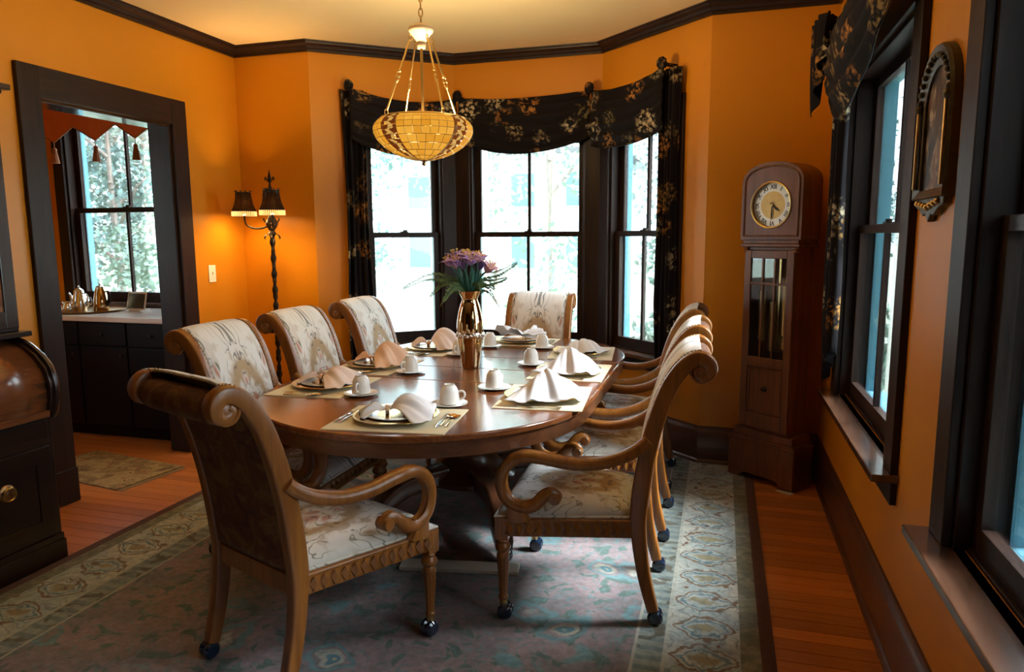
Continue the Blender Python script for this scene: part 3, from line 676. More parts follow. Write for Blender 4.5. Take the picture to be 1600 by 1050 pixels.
# ================================================================ chairs
STILE = [(-.325, .055), (-.288, .2), (-.268, .34), (-.264, .44), (-.280, .60), (-.310, .76), (-.352, .90), (-.395, .985), (-.440, 1.035), (-.482, 1.046), (-.512, 1.022), (-.508, .988), (-.480, .978), (-.462, .997), (-.474, 1.012)]
ARM = [(-.30, .735), (-.262, .700), (-.20, .665), (-.11, .640), (-.01, .640), (.09, .660), (.16, .665), (.215, .640), (.248, .590), (.250, .535), (.225, .485), (.175, .462), (.125, .474), (.092, .508), (.062, .524), (.040, .508)]
FX, BX = .32, .224                                   # half widths at the front and back legs
def make_chair():
    t = empty('dining_armchair', (0, 0, 0))
    # seat frame
    fr = MB()
    def rail(p, q, h0, h1, w):
        P, Q = Vector(p), Vector(q); d = (Q-P).normalized(); nn = Vector((d.y, -d.x, 0))*w/2
        fr.add([(*(P+nn).xy, h0), (*(Q+nn).xy, h0), (*(Q-nn).xy, h0), (*(P-nn).xy, h0), (*(P+nn).xy, h1), (*(Q+nn).xy, h1), (*(Q-nn).xy, h1), (*(P-nn).xy, h1)],
               [(0, 3, 2, 1), (4, 5, 6, 7), (0, 1, 5, 4), (1, 2, 6, 5), (2, 3, 7, 6), (3, 0, 4, 7)])
    rail((-FX, .255, 0), (FX, .255, 0), .345, .415, .04); rail((-BX, -.262, 0), (BX, -.262, 0), .345, .415, .04)
    for s in (-1, 1): rail((s*FX, .25, 0), (s*BX, -.26, 0), .345, .415, .036)
    sr = fr.build('seat_rail', 'chair_wood', t, smooth=0, bevel=.004)
    cv = MB()                                         # carved leaf band on the rails
    def carve(p, q, out, nL):
        P, Q = Vector(p), Vector(q); d = (Q-P).normalized(); L = (Q-P).length; o_ = Vector(out)
        for i in range(nL):
            c = P+d*(L*(i+.5)/nL); a = L/nL*.55
            for zz in (-1, 1):
                cv.add([c+Vector((0, 0, .38))-d*a*.7, c+Vector((0, 0, .38))+d*a*.3+o_*.011, c+Vector((0, 0, .38+zz*.022))+d*a*1.1+o_*.001, c+Vector((0, 0, .38+zz*.026))-d*a*.1+o_*.008], [(0, 1, 2), (0, 2, 3), (0, 3, 1), (1, 3, 2)])
    carve((-FX, .276, 0), (FX, .276, 0), (0, 1, 0), 15)
    for s in (-1, 1): carve((s*(BX+.0225), -.24, 0), (s*(FX+.0165), .235, 0), (s, -.15, 0), 13)
    tag(cv.build('rail_carving', 'chair_wood', sr, smooth=0), kind='stuff')
    # cushion
    def seat(u, v):
        y = -.245+.525*v; hw = BX-.005+(FX-BX+.01)*v; x = (2*u-1)*hw
        e = max(0, 1-abs(2*u-1)**6)*max(0, 1-abs(2*v-1)**6); return (x, y, .416+.048*e**.5+.012*(1-(2*u-1)**2)*(1-(2*v-1)**2))
    mb = MB().grid(seat, 22, 20)
    mb.build('seat_cushion', 'tapestry', t, smooth=60, solid=.004)
    pp = [(-FX-.004, .277, .420), (FX+.004, .277, .420), (BX, -.24, .420), (-BX, -.24, .420)]
    MB().tube([Vector(a).lerp(Vector(b), k/6) for a, b in zip(pp, pp[1:]+pp[:1]) for k in range(6)], .006, 6, closed=True).build('seat_piping', 'tapestry', t)
    # stiles (rear leg, back post and volute are one sweep)
    sp_ = spline([(0, a, b) for a, b in STILE], 5); ns = len(sp_)
    def th(i):
        u = i/(ns-1)
        return (1.0 if u < .8 else .95, .72+.40*min(1, u/.25) if u < .25 else (1.12-.25*(u-.25)/.4 if u < .65 else .87-.55*(u-.65)/.35))
    for s in (-1, 1):
        p = [v+Vector((s*BX, 0, 0)) for v in sp_]
        st = MB().sweep(p, rrect(.023, .030, .008, 2), (1, 0, 0), [th(i) for i in range(ns)]).build('back_post', 'chair_wood', t, smooth=50)
        mb = MB(); mb.lathe([(.0, s*.001), (.038, 0), (.042, s*.006), (.042, s*.020), (.034, s*.021), (.030, s*.016), (.0, s*.016)], 20, (s*(BX-.003), -.478, .998), 'x'); mb.lathe([(.022, s*.012), (.022, s*.021), (.014, s*.024), (.0, s*.024)], 16, (s*(BX-.003), -.478, .998), 'x')
        mb.build('volute', 'chair_wood', st)
        cb = MB(); cb.lathe([(.014, .035), (.014, .062), (.018, .066), (.018, .072), (0, .073)], 12, (s*BX, -.325, 0)); cb.build('caster_socket', 'brass', st)
        mb = MB(); mb.lathe([(.0, -.013), (.022, -.013), (.030, -.006), (.030, .006), (.022, .013), (.0, .013)], 18, (s*BX-.014, -.335, .030), 'x'); mb.lathe([(.0, -.013), (.022, -.013), (.030, -.006), (.030, .006), (.022, .013), (.0, .013)], 18, (s*BX+.014, -.335, .030), 'x')
        mb.build('caster', 'caster', st)
        # front leg
        lg = MB(); lx, ly = s*(FX-.012), .25
        lg.box(lx-.026, lx+.026, ly-.026, ly+.026, .33, .417)
        lg.lathe([(.022, .33), (.026, .322), (.020, .312), (.029, .300), (.031, .290), (.027, .280), (.019, .274), (.025, .262), (.025, .25), (.0245, .245), (.016, .10), (.015, .095), (.020, .088), (.020, .080), (.014, .074), (.012, .05)], 20, (lx, ly, 0), flute=.16, fl_r=(.099, .246))
        lo = lg.build('front_leg', 'chair_wood', t, smooth=35)
        cb = MB(); cb.lathe([(.015, .045), (.015, .075), (.019, .079), (.0, .080)], 12, (lx, ly, 0)); cb.build('caster_socket', 'brass', lo)
        mb = MB()
        for dx in (-.014, .014): mb.lathe([(.0, -.013), (.022, -.013), (.030, -.006), (.030, .006), (.022, .013), (.0, .013)], 18, (lx+dx, ly-.008, .030), 'x')
        mb.build('caster', 'caster', lo)
        # arm
        ap_ = spline([(0, a, b) for a, b in ARM], 5); na = len(ap_); pts = []
        for i, v in enumerate(ap_):
            k = min(1, max(0, (v.y+.28)/.4)); pts.append(Vector((s*(BX+.012+(FX-BX-.018)*k), v.y, v.z)))
        sec = [(a*1.14, b*1.14) for a, b in [(.021, -.012), (.024, 0), (.021, .012), (.014, .019), (.008, .015), (-.008, .015), (-.014, .019), (-.021, .012), (-.024, 0), (-.021, -.012), (-.012, -.020), (.012, -.020)]]
        am = MB().sweep(pts, sec, (1, 0, 0), [1.0 if i < na*.86 else 1.0-.25*(i-na*.86)/(na*.14) for i in range(na)]).build('arm', 'chair_wood', t, smooth=45)
        e = pts[-1]; mb = MB(); mb.lathe([(0, -.030), (.020, -.028), (.024, -.022), (.024, .022), (.020, .028), (0, .030)], 16, (e.x, e.y+.006, e.z-.004), 'x'); mb.build('arm_scroll', 'chair_wood', am)
        MB().sweep([(s*(FX-.004), .185, .405), (s*(FX-.004), .19, .43), (s*(FX-.004), .20, .475)], rrect(.022, .038, .01, 2), (1, 0, 0), [(1, 1.25), (1, 1), (1, .8)]).build('arm_support', 'chair_wood', am)
    # upholstered back: front pad, back cloth, top roll
    bp = spline([(0, a, b) for a, b in STILE[3:10]], 5); nb = len(bp)
    def loft(u, v, side):
        i = v*(nb-1); k = min(int(i), nb-2); p = bp[k].lerp(bp[k+1], i-k); tg = (bp[k+1]-bp[k]).normalized(); nrm = Vector((0, tg.z, -tg.y))   # forward normal
        x = (2*u-1)*(BX-.016); e = max(0, 1-abs(2*u-1)**5)
        return p+Vector((x, 0, 0))+nrm*side*(.018+.014*e**.5)
    MB().grid(lambda u, v: loft(u, v, 1), 16, 26).build('backrest', 'tapestry', t, smooth=60, solid=.008)
    MB().grid(lambda u, v: loft(u, v, -1), 16, 26).build('shaded_back_cloth', 'shaded_back_cloth', t, smooth=60, solid=.008)
    MB().lathe([(0, -BX+.02), (.043, -BX+.02), (.048, -BX+.05), (.050, 0), (.048, BX-.05), (.043, BX-.02), (0, BX-.02)], 24, (0, -.478, 1.000), 'x').build('top_roll', 'shaded_back_cloth', t, smooth=60)
    # nail heads along the front edges of the posts
    nl = MB()
    for s in (-1, 1):
        for i in range(34):
            q = i/33*(nb-1); k = min(int(q), nb-2); p = bp[k].lerp(bp[k+1], q-k); tg = (bp[k+1]-bp[k]).normalized(); nrm = Vector((0, tg.z, -tg.y))
            c = p+nrm*.029+Vector((s*(BX-.018), 0, 0)); nl.ball(c, .0042, 6, 4)
    tag(nl.build('nail_trim', 'antique_brass', t, smooth=60), kind='stuff')
    return t
chair0 = make_chair()
GCH = 'upholstered dining armchairs around the table'
CH = [((-1.385, 2.185), -21, 'tapestry dining armchair at the table end farthest from the bay windows'),
      ((-.545, 2.82), 93, 'tapestry dining armchair on the clock side, farthest from the bay windows'),
      ((-.565, 3.61), 91, 'tapestry dining armchair on the clock side, middle of its row'),
      ((-.60, 4.34), 90, 'tapestry dining armchair on the clock side, closest to the bay windows'),
      ((-1.92, 2.885), -90, 'tapestry dining armchair on the doorway side, farthest from the bay windows'),
      ((-1.95, 3.605), -90, 'tapestry dining armchair on the doorway side, middle of its row'),
      ((-1.93, 4.335), -90, 'tapestry dining armchair on the doorway side, closest to the bay windows'),
      ((-1.275, 4.66), 180, 'tapestry dining armchair at the table end by the bay windows')]
for i, ((x, y), a, lb) in enumerate(CH):
    c = chair0 if i == len(CH)-1 else copy_tree(chair0)
    c.location = (x, y, RUGT); c.rotation_euler = (0, 0, math.radians(a)); tag(c, lb, 'chair', GCH)

# ================================================================ place settings
def plate_prof(r, h, t=.004): return [(0, .002), (r*.55, .002), (r*.60, .004), (r*.66, h*.55), (r, h), (r, h+t*.6), (r*.66, h*.55+t), (r*.58, .004+t), (0, .003+t)]
M_plate = MB().lathe(plate_prof(.170, .017), 44).mesh('dinner_plate', 'cream_china'); M_plate_rim = MB().lathe([(.1695, .0160), (.1712, .0170), (.1708, .0196), (.1620, .0188), (.1620, .0180), (.1690, .0188)], 44).mesh('rim', 'gold_rim')
M_side = MB().lathe(plate_prof(.130, .014), 40).mesh('salad_plate', 'white_china')
M_sauc = MB().lathe(plate_prof(.078, .012), 30).mesh('saucer', 'white_china')
M_cup = MB().lathe([(.040, 0), (.0425, .001), (.0425, .004), (.041, .03), (.038, .055), (.030, .072), (.024, .077), (.024, .083), (.021, .083), (.021, .077), (0, .076)], 30).mesh('cup_body', 'white_china')
M_hand = MB().tube(spline([(.039, 0, .050), (.056, 0, .052), (.066, 0, .040), (.060, 0, .022), (.041, 0, .014)], 5), .0045, 8, side=(0, 1, 0)).mesh('handle', 'white_china')
M_mat = MB().box(-.240, .240, -.190, .190, 0, .003).mesh('placemat', 'mat_cloth', smooth=0)
def utensil(kind):
    mb = MB(); L = {'fork': .19, 'salad': .165, 'knife': .215, 'spoon': .165}[kind]
    hl = L*.62
    path = spline([(0, -L/2, .003), (0, -L/2+hl*.5, .006), (0, -L/2+hl, .004)], 4)
    mb.sweep(path, rrect(.005, .0013, .0012, 1), (1, 0, 0), [(1.5-.9*i/8, 1) for i in range(9)])
    if kind in ('fork', 'salad'):
        mb.sweep(spline([(0, -L/2+hl, .004), (0, -L/2+hl+.03, .002), (0, -L/2+hl+.045, .0025)], 4), rrect(.010, .0012, .0011, 1), (1, 0, 0), [(.35+.65*min(1, i/4), 1) for i in range(9)])
        for k in range(4): x = -.0085+.0057*k; mb.sweep([(x, -L/2+hl+.042, .0025), (x, L/2, .005)], rrect(.0016, .001, .0008, 1), (1, 0, 0))
    elif kind == 'knife':
        mb.prism([(-.006, -L/2+hl-.004), (.009, -L/2+hl+.01), (.010, L/2-.02), (.004, L/2), (-.006, L/2-.004)], .0025, .0042)
    else:
        mb.grid(lambda u, v: (.019*math.cos(2*PI*u)*v, L/2-.026+.028*math.sin(2*PI*u)*v, .0015+.006*v*v), 16, 4, wrap=True)
    return mb.mesh({'fork': 'dinner_fork', 'salad': 'salad_fork', 'knife': 'table_knife', 'spoon': 'teaspoon'}[kind], 'silver', 45)
M_fork, M_salad, M_knife, M_spoon = [utensil(k) for k in ('fork', 'salad', 'knife', 'spoon')]
M_gspoon = M_spoon.copy(); M_gspoon.materials.clear(); M_gspoon.materials.append(MATS['gold_silver'])
M_ring = MB().sweep([(0, .017*math.cos(2*PI*i/18), .017*math.sin(2*PI*i/18)) for i in range(18)], circ(.005, 8, 1.5, .7), (1, 0, 0), closed=True).mesh('napkin_ring', 'ring')
def napkin_mesh(seed, style):
    r = random.Random(seed); mb = MB(); ph = r.uniform(0, 6)
    def fan(u, v, sgn, Lr, spread, lift, amp):
        a = (u-.5)*spread; pl = math.sin(u*PI*7+ph)+.5*math.sin(u*PI*15+2*ph)
        rr = Lr*v*(1+.10*math.sin(u*9+ph))
        x = sgn*(.008+rr*math.cos(a)); y_ = rr*math.sin(a)+.006*(2*u-1)
        env = math.sin(PI*min(1, v*1.05)**.8) if style != 'rose' else v**.7
        z = .016+lift*env*(1-.75*abs(2*u-1)**1.5)+amp*pl*v*(.4+.6*(1-abs(2*u-1)))-.012*v*v
        z += .006*math.sin(11*u+5*v+ph)*v
        return (x*1.32, y_*1.32, max(z*1.22, .004+.008*(1-v)))
    if style == 'fan':
        mb.grid(lambda u, v: fan(u, v, 1, .145, 2.3, .050, .012), 44, 12); mb.grid(lambda u, v: fan(u, v, -1, .075, 1.5, .028, .009), 28, 6)
    elif style == 'drape':
        mb.grid(lambda u, v: fan(u, v, 1, .165, 2.1, .085, .013), 40, 14); mb.grid(lambda u, v: fan(u, v, -1, .070, 1.3, .035, .008), 24, 6)
    else:
        mb.grid(lambda u, v: fan(u, v, 1, .135, 2.5, .080, .013), 40, 12); mb.grid(lambda u, v: fan(u, v, -1, .095, 2.0, .055, .012), 32, 8)
    return mb
def tob(name, me, loc, rz, parent=None):
    o = bpy.data.objects.new(name, me); COL.objects.link(o); o.location = loc; o.rotation_euler = (0, 0, rz)
    if parent: o.parent = parent
    return o
SET = [((-1.215, 2.485), 6, 'at the table end farthest from the bay windows', 'napkin_white', 'fan', 20),
       ((-.735, 3.00), 95, 'on the clock side, farthest from the bay windows', 'napkin_white', 'drape', -150),
       ((-.745, 3.62), 92, 'on the clock side, middle of its row', 'napkin_white', 'drape', -160),
       ((-.80, 4.24), 96, 'on the clock side, closest to the bay windows', 'napkin_white', 'fan', -155),
       ((-1.82, 2.98), -86, 'on the doorway side, farthest from the bay windows', 'napkin_lamp_pink', 'fan', 95),
       ((-1.835, 3.53), -90, 'on the doorway side, middle of its row', 'napkin_lamp_peach', 'drape', 90),
       ((-1.76, 4.16), -94, 'on the doorway side, closest to the bay windows', 'napkin_lamp_pink', 'drape', 100),
       ((-1.29, 4.60), 180, 'at the table end by the bay windows', 'napkin_white', 'rose', 60)]
for i, ((x, y), a, where, nm, style, nrot) in enumerate(SET):
    ra = math.radians(a); ca, sa = math.cos(ra), math.sin(ra)
    def at(lx, ly, z): return (x+lx*ca-ly*sa, y+lx*sa+ly*ca, TZ+z)
    rj = random.Random(i+50); j = lambda k=.02: rj.uniform(-k, k)
    tag(tob('placemat', M_mat, at(.01, .0, 0), ra), 'cream cloth placemat ' + where, 'placemat', 'placemats on the dining table')
    p = thing('dinner_plate', 'cream dinner plate with gold rim ' + where, 'plate', at(0, .01, .003), ra, 'dinner plates'); tob('dish', M_plate, (0, 0, 0), 0, p); tob('rim', M_plate_rim, (0, 0, 0), 0, p)
    tag(tob('salad_plate', M_side, at(.004, .012, .0125), 0), 'white salad plate on the dinner plate ' + where, 'plate', 'salad plates')
    nk = thing('napkin', {'napkin_white': 'white', 'napkin_lamp_peach': 'lamp-tinted peach', 'napkin_lamp_pink': 'lamp-tinted pink'}[nm] + ' cloth napkin through a ring ' + where, 'napkin', at(-.035*math.cos(math.radians(nrot)), .01-.035*math.sin(math.radians(nrot)), .0185), ra+math.radians(nrot), 'folded napkins on the plates')
    napkin_mesh(i*3+1, style).build('cloth', nm, nk, smooth=40, solid=.0018, fix=False); rgo = tob('napkin_ring', M_ring, (0, 0, .020), 0, nk)
    cx, cy_ = .150+j(.012), .262+j(.012)
    tag(tob('saucer', M_sauc, at(cx, cy_, 0), 0), 'white saucer under a cup ' + where, 'saucer', 'saucers')
    cu = thing('teacup', 'white upturned teacup ' + where, 'cup', at(cx, cy_, .0115), ra+rj.uniform(-.6, .6), 'upturned teacups'); tob('bowl', M_cup, (0, 0, 0), 0, cu); tob('handle', M_hand, (0, 0, 0), 0, cu)
    tag(tob('dinner_fork', M_fork, at(-.192, -.005, .0032), ra+j(.06)), 'silver dinner fork beside the plate ' + where, 'fork', 'dinner forks')
    tag(tob('salad_fork', M_salad, at(-.214, -.015, .0032), ra+j(.06)), 'shorter silver salad fork beside the plate ' + where, 'fork', 'salad forks')
    tag(tob('table_knife', M_knife, at(.192, -.005, .0032), ra+j(.05)), 'silver table knife beside the plate ' + where, 'knife', 'table knives')
    gd = i == 0
    for k in range(2):
        tag(tob('teaspoon', M_gspoon if gd else M_spoon, at(.213+.021*k, .0-.012*k, .0032), ra+j(.05)), ('gold-toned' if gd else 'silver') + ' teaspoon beside the knife ' + where, 'spoon', 'teaspoons ' + where)

# ================================================================ vase and flowers
VX, VY = -1.300, 3.605
vase = thing('flower_vase', 'tall polished copper vase in the middle of the table', 'vase', (VX, VY, TZ))
VP = [(0, .004), (.044, 0), (.047, .006), (.050, .02), (.060, .10), (.070, .17), (.074, .215), (.072, .26), (.063, .31), (.050, .355), (.042, .375), (.044, .385), (.062, .42), (.064, .424), (.061, .425), (.041, .385), (.038, .375), (.046, .355), (.055, .30), (.0, .28)]
MB().lathe(VP, 48).build('body', 'copper', vase)
bandm = MB()
for k in range(26):
    a = 2*PI*k/26; bandm.ball((.0735*math.cos(a), .0735*math.sin(a), .185+.006*math.sin(k*2.1)), .0075, 8, 5, (1, 1, 1.3))
bandm.lathe([(.0715, .172), (.0745, .176), (.0755, .186), (.0745, .196), (.0735, .200)], 40)
tag(bandm.build('relief_band', 'silver', vase), kind='stuff')
def lily(seed, base, tip, size, mat):
    r = random.Random(seed); base, tip = Vector(base), Vector(tip); d = (tip-base).normalized()
    col = 'pink' if mat == 'petal_pink' else 'purple'
    t = thing('lily_flower', col + ' lily on a green stem in the copper vase', 'flower', (VX, VY, TZ+.37), 0, col + ' lilies in the copper vase')
    MB().tube(spline([(base.x*.35, base.y*.35, -.05), base, base.lerp(tip, .5)+Vector((r.uniform(-.01, .01), r.uniform(-.01, .01), .01)), tip], 4), .0032, 6).build('stem', 'stem_green', t)
    A = d.orthogonal().normalized(); Bv = d.cross(A)
    for k in range(6):
        a = 2*PI*k/6+r.uniform(-.2, .2); o_ = (A*math.cos(a)+Bv*math.sin(a)); sd = d.cross(o_); L = size*(1 if k % 2 else .9); w = size*(.20 if k % 2 else .27)
        def pf(u, v, o_=o_, sd=sd, L=L, w=w):
            wid = w*math.sin(PI*min(1, .12+.88*v)**.8)*(2*u-1); out = .15*L*v+.62*L*v**2.2; up = L*(.95*v-.35*v**3)
            return tip+d*(up+.10*w*(2*u-1)**2)+o_*out+sd*wid
        MB().grid(pf, 4, 7).build('petal', mat, t, smooth=60, solid=.0008, fix=False)
    sm = MB()
    for k in range(5):
        a = 2*PI*k/5; e = tip+d*size*.75+(A*math.cos(a)+Bv*math.sin(a))*size*.22; sm.tube([tip, e], .0012, 5); sm.ball(e, .004, 6, 4)
    sm.build('stamen', 'stamen', t)
rf = random.Random(5)
for k in range(15):
    a = k*2.4; rad = .02+.075*math.sqrt(k/15); h = .165+.055*rf.random()-.25*max(0, rad-.05)
    b = (math.cos(a)*.03, math.sin(a)*.03, .06); tp = (math.cos(a)*rad*1.15, math.sin(a)*rad*1.15, h)
    lily(100+k, b, tp, .074+.016*rf.random(), 'petal_pink' if k % 4 == 1 else 'petal')
for k in range(22):                               # strap leaves standing in the vase mouth
    a = k*2.39996; r0 = .022; r1 = .05+.045*((k*7) % 5)/5; h = .13+.06*((k*3) % 4)/4
    def lf(u, v, a=a, r1=r1, h=h):
        rr = .020+(r1-.02)*v**1.3; w = .013*math.sin(PI*(.15+.85*v)**.9)*(2*u-1); return (rr*math.cos(a)-w*math.sin(a), rr*math.sin(a)+w*math.cos(a), -.03+(h+.03)*v)
    t = thing('strap_leaf', 'upright green strap leaf in the copper vase', 'leaf', (VX, VY, TZ+.385), 0, 'strap leaves in the copper vase')
    MB().grid(lf, 2, 8).build('blade', 'stem_green', t, smooth=60, solid=.001, fix=False)
def fern(pts, L, seed):
    t = thing('fern_frond', 'feathery fern frond arching out of the copper vase', 'frond', (VX, VY, TZ+.40), 0, 'fern fronds in the copper vase')
    P = spline(pts, 8); MB().tube(P, .0018, 5, [1-.7*i/(len(P)-1) for i in range(len(P))]).build('stalk', 'stem_green', t)
    mb = MB(); n = len(P); rr = random.Random(seed)
    for i in range(4, n):
        for s in (-1, 1):
            for half in (0, .5):
                p = P[i]; tg = (P[i]-P[i-1]).normalized(); p = p-tg*half*(P[i]-P[i-1]).length; sd = tg.cross(Vector((0, 0, 1))).normalized()*s; ll = L*math.sin(PI*(.15+.80*i/n))*rr.uniform(.8, 1.1)
                d = (sd*.45+Vector((0, 0, .75*s-.15))+tg*.55+Vector((0, 0, rr.uniform(-.2, .1)))).normalized(); w = tg*.0046
                mb.add([p, p+d*ll*.5+w, p+d*ll, p+d*ll*.5-w], [(0, 1, 2, 3)])
    tag(mb.build('leaflets', 'fern', t, smooth=0, fix=False), kind='stuff')
# fronds reach along the view's sideways direction and all round
for k, (dx, dy, out, up, dr) in enumerate([(-.95, -.28, .36, .10, -.02), (-.9, -.35, .22, .075, -.05), (.96, .28, .20, .07, .05), (.94, .25, .26, .12, .10), (.75, -.6, .17, .05, -.06), (-.5, -.85, .18, .05, -.05), (-.7, .6, .2, .06, -.03), (.4, .9, .2, .07, -.02), (-.98, -.1, .17, .03, -.08), (.95, .1, .17, .03, -.08)]):
    fern([(0, 0, -.05), (dx*out*.2, dy*out*.2, up*.75), (dx*out*.6, dy*out*.6, up), (dx*out, dy*out, up*.6+dr)], .040, k)

# ================================================================ pendant lamp
PX, PY = -1.42, 3.30
pend = thing('pendant_lamp', 'amber stained-glass bowl pendant lamp hanging over the table', 'lamp', (PX, PY, 0))
BP = spline([(.203, 2.066, 0), (.228, 2.046, 0), (.240, 2.015, 0), (.226, 1.975, 0), (.185, 1.932, 0), (.125, 1.898, 0), (.060, 1.878, 0), (.022, 1.872, 0)], 6)
def bowl(t, a, off=0):
    i = t*(len(BP)-1); k = min(int(i), len(BP)-2); p = BP[k].lerp(BP[k+1], i-k); return Vector(((p.x+off)*math.cos(a), (p.x+off)*math.sin(a), p.y))
A0 = math.atan2(-PY, -PX) + PI/4 + .05            # bands stand 45 degrees either side of the viewer
ROWS = 9
for s in range(4):
    a0 = A0+s*PI/2+.19; a1 = A0+(s+1)*PI/2-.19
    for r in range(ROWS):
        t0 = r/ROWS; t1 = (r+1)/ROWS; nc = 7 if r < 4 else (6 if r < 6 else (4 if r < 8 else 2)); sh = (.5/nc if r % 2 else 0)
        for c in range(nc):
            f0, f1 = max(0, (c+sh*nc*0)/nc), (c+1)/nc; g_ = .008
            b0, b1 = a0+(a1-a0)*f0+g_*.5, a0+(a1-a0)*f1-g_*.5
            mb = MB(); q = [(t0+.006, b0), (t0+.006, b1), (t1-.006, b1), (t1-.006, b0)]
            mb.add([bowl(t, a) for t, a in q]+[bowl(t, a, .004) for t, a in q], [(0, 1, 2, 3), (7, 6, 5, 4), (0, 4, 5, 1), (1, 5, 6, 2), (2, 6, 7, 3), (3, 7, 4, 0)])
            mb.build('glass_tile', 'glass_cream', pend, smooth=0)
    mr, ma = MB(), MB()
    for r in range(14):                               # patterned red and amber band
        t0, t1 = r/14, (r+1)/14; c0, c1 = A0+s*PI/2-.18, A0+s*PI/2+.18; cm = (c0+c1)/2
        def quad(m_, pts): m_.add([bowl(t, a) for t, a in pts]+[bowl(t, a, .0045) for t, a in pts], [(0, 1, 2, 3), (7, 6, 5, 4), (0, 4, 5, 1), (1, 5, 6, 2), (2, 6, 7, 3), (3, 7, 4, 0)])
        w = (c1-c0)
        quad(mr, [(t0+.004, c0), (t0+.004, c0+w*.16), (t1-.004, c0+w*.16), (t1-.004, c0)]); quad(mr, [(t0+.004, c1-w*.16), (t0+.004, c1), (t1-.004, c1), (t1-.004, c1-w*.16)])
        if r % 2: quad(ma, [(t0+.004, c0+w*.19), (t0+.004, cm-w*.05), (t1-.004, cm+w*.25), (t1-.004, c0+w*.45)]); quad(mr, [(t0+.004, cm+.01), (t0+.004, c1-w*.19), (t1-.004, c1-w*.19), (t1-.004, cm+w*.27)])
        else: quad(mr, [(t0+.004, c0+w*.19), (t0+.004, cm), (t1-.004, cm-w*.1), (t1-.004, c0+w*.19)]); quad(ma, [(t0+.004, cm+w*.03), (t0+.004, c1-w*.19), (t1-.004, c1-w*.30), (t1-.004, cm-w*.06)])
    tag(mr.build('red_mosaic_band', 'glass_red', pend, smooth=0), kind='stuff'); tag(ma.build('amber_mosaic_band', 'glass_amber', pend, smooth=0), kind='stuff')
lead = MB()
for r in range(1, ROWS): lead.tube([bowl(r/ROWS, 2*PI*k/40, .003) for k in range(40)], .0016, 5, closed=True)
for s in range(4):
    for da in (-.19, .19): lead.tube([bowl(k/20, A0+s*PI/2+da, .003) for k in range(21)], .0024, 5)
for s in range(4):
    for r in range(ROWS):
        nc = 7 if r < 4 else (6 if r < 6 else (4 if r < 8 else 2))
        for c in range(1, nc):
            aa = A0+s*PI/2+.19+(PI/2-.38)*c/nc; lead.tube([bowl(r/ROWS, aa, .003), bowl((r+.5)/ROWS, aa, .003), bowl((r+1)/ROWS, aa, .003)], .0014, 4)
lead.build('lead_came', 'antique_brass', pend)
MB().tube([(.204*math.cos(2*PI*k/48), .204*math.sin(2*PI*k/48), 2.068) for k in range(48)], .005, 8, closed=True).build('rim', 'brass', pend)
MB().lathe([(0, 1.845), (.009, 1.848), (.011, 1.857), (.006, 1.863), (.020, 1.868), (.030, 1.873), (.022, 1.880), (0, 1.885)], 20).build('finial', 'antique_brass', pend)
MB().lathe([(0, 2.395), (.018, 2.398), (.022, 2.41), (.020, 2.425), (.030, 2.44), (.046, 2.462), (.056, 2.472), (.060, 2.480), (.058, 2.492), (.045, 2.503), (.018, 2.512), (0, 2.514)], 28).build('cap', 'cap_pale', pend)
MB().tube([(0, 0, 2.40), (0, 0, 2.02)], .007, 10).build('stem', 'brass', pend)
for k in range(4):
    a = A0+PI/4+k*PI/2+.45; p0 = Vector((.052*math.cos(a), .052*math.sin(a), 2.455)); p1 = Vector((.200*math.cos(a), .200*math.sin(a), 2.072)); mb = MB()
    mb.tube([p0.lerp(p1, .06), p0.lerp(p1, .46)], .0048, 8); mb.tube([p0.lerp(p1, .58), p0.lerp(p1, .95)], .0048, 8)
    for f in (.04, .50, .545, .97): c = p0.lerp(p1, f); mb.tube([c+Vector((.009*math.cos(2*PI*q/10)*math.cos(a), .009*math.cos(2*PI*q/10)*math.sin(a), .013*math.sin(2*PI*q/10))) for q in range(10)], .0024, 6, closed=True)
    for f in (.455, .585): mb.ball(p0.lerp(p1, f), .0075, 8, 6)
    mb.build('suspension_rod', 'brass', pend)
for k in range(11):
    z = 2.528+.034*k
    if z > ZC-.03: break
    ang = 0 if k % 2 else PI/2; big_ = 1.6 if k == 0 else 1
    MB().tube([(.009*big_*math.cos(2*PI*q/14)*math.cos(ang+.5), .009*big_*math.cos(2*PI*q/14)*math.sin(ang+.5), z+.021*math.sin(2*PI*q/14)) for q in range(14)], .0028, 6, closed=True).build('chain_link', 'antique_brass', pend)
MB().lathe([(0, 2.868), (.012, 2.870), (.03, 2.876), (.062, 2.888), (.065, ZC), (0, ZC)], 28).build('canopy', 'antique_brass', pend)
for k in range(2):
    bx = .05*(1 if k else -1); so = MB().lathe([(.014, 1.99), (.016, 2.02), (.014, 2.035), (0, 2.036)], 14, (bx, 0, 0)).build('bulb_socket', 'brass', pend)
    MB().ball((bx, 0, 1.965), .024, 14, 8).build('bulb', 'bulb_lit', so)
ld = bpy.data.lights.new('pendant_light', 'POINT'); ld.energy = PENDANT_W; ld.color = (1, .70, .36); ld.shadow_soft_size = .05
lo = bpy.data.objects.new('pendant_light', ld); COL.objects.link(lo); lo.location = (PX, PY, 2.055)

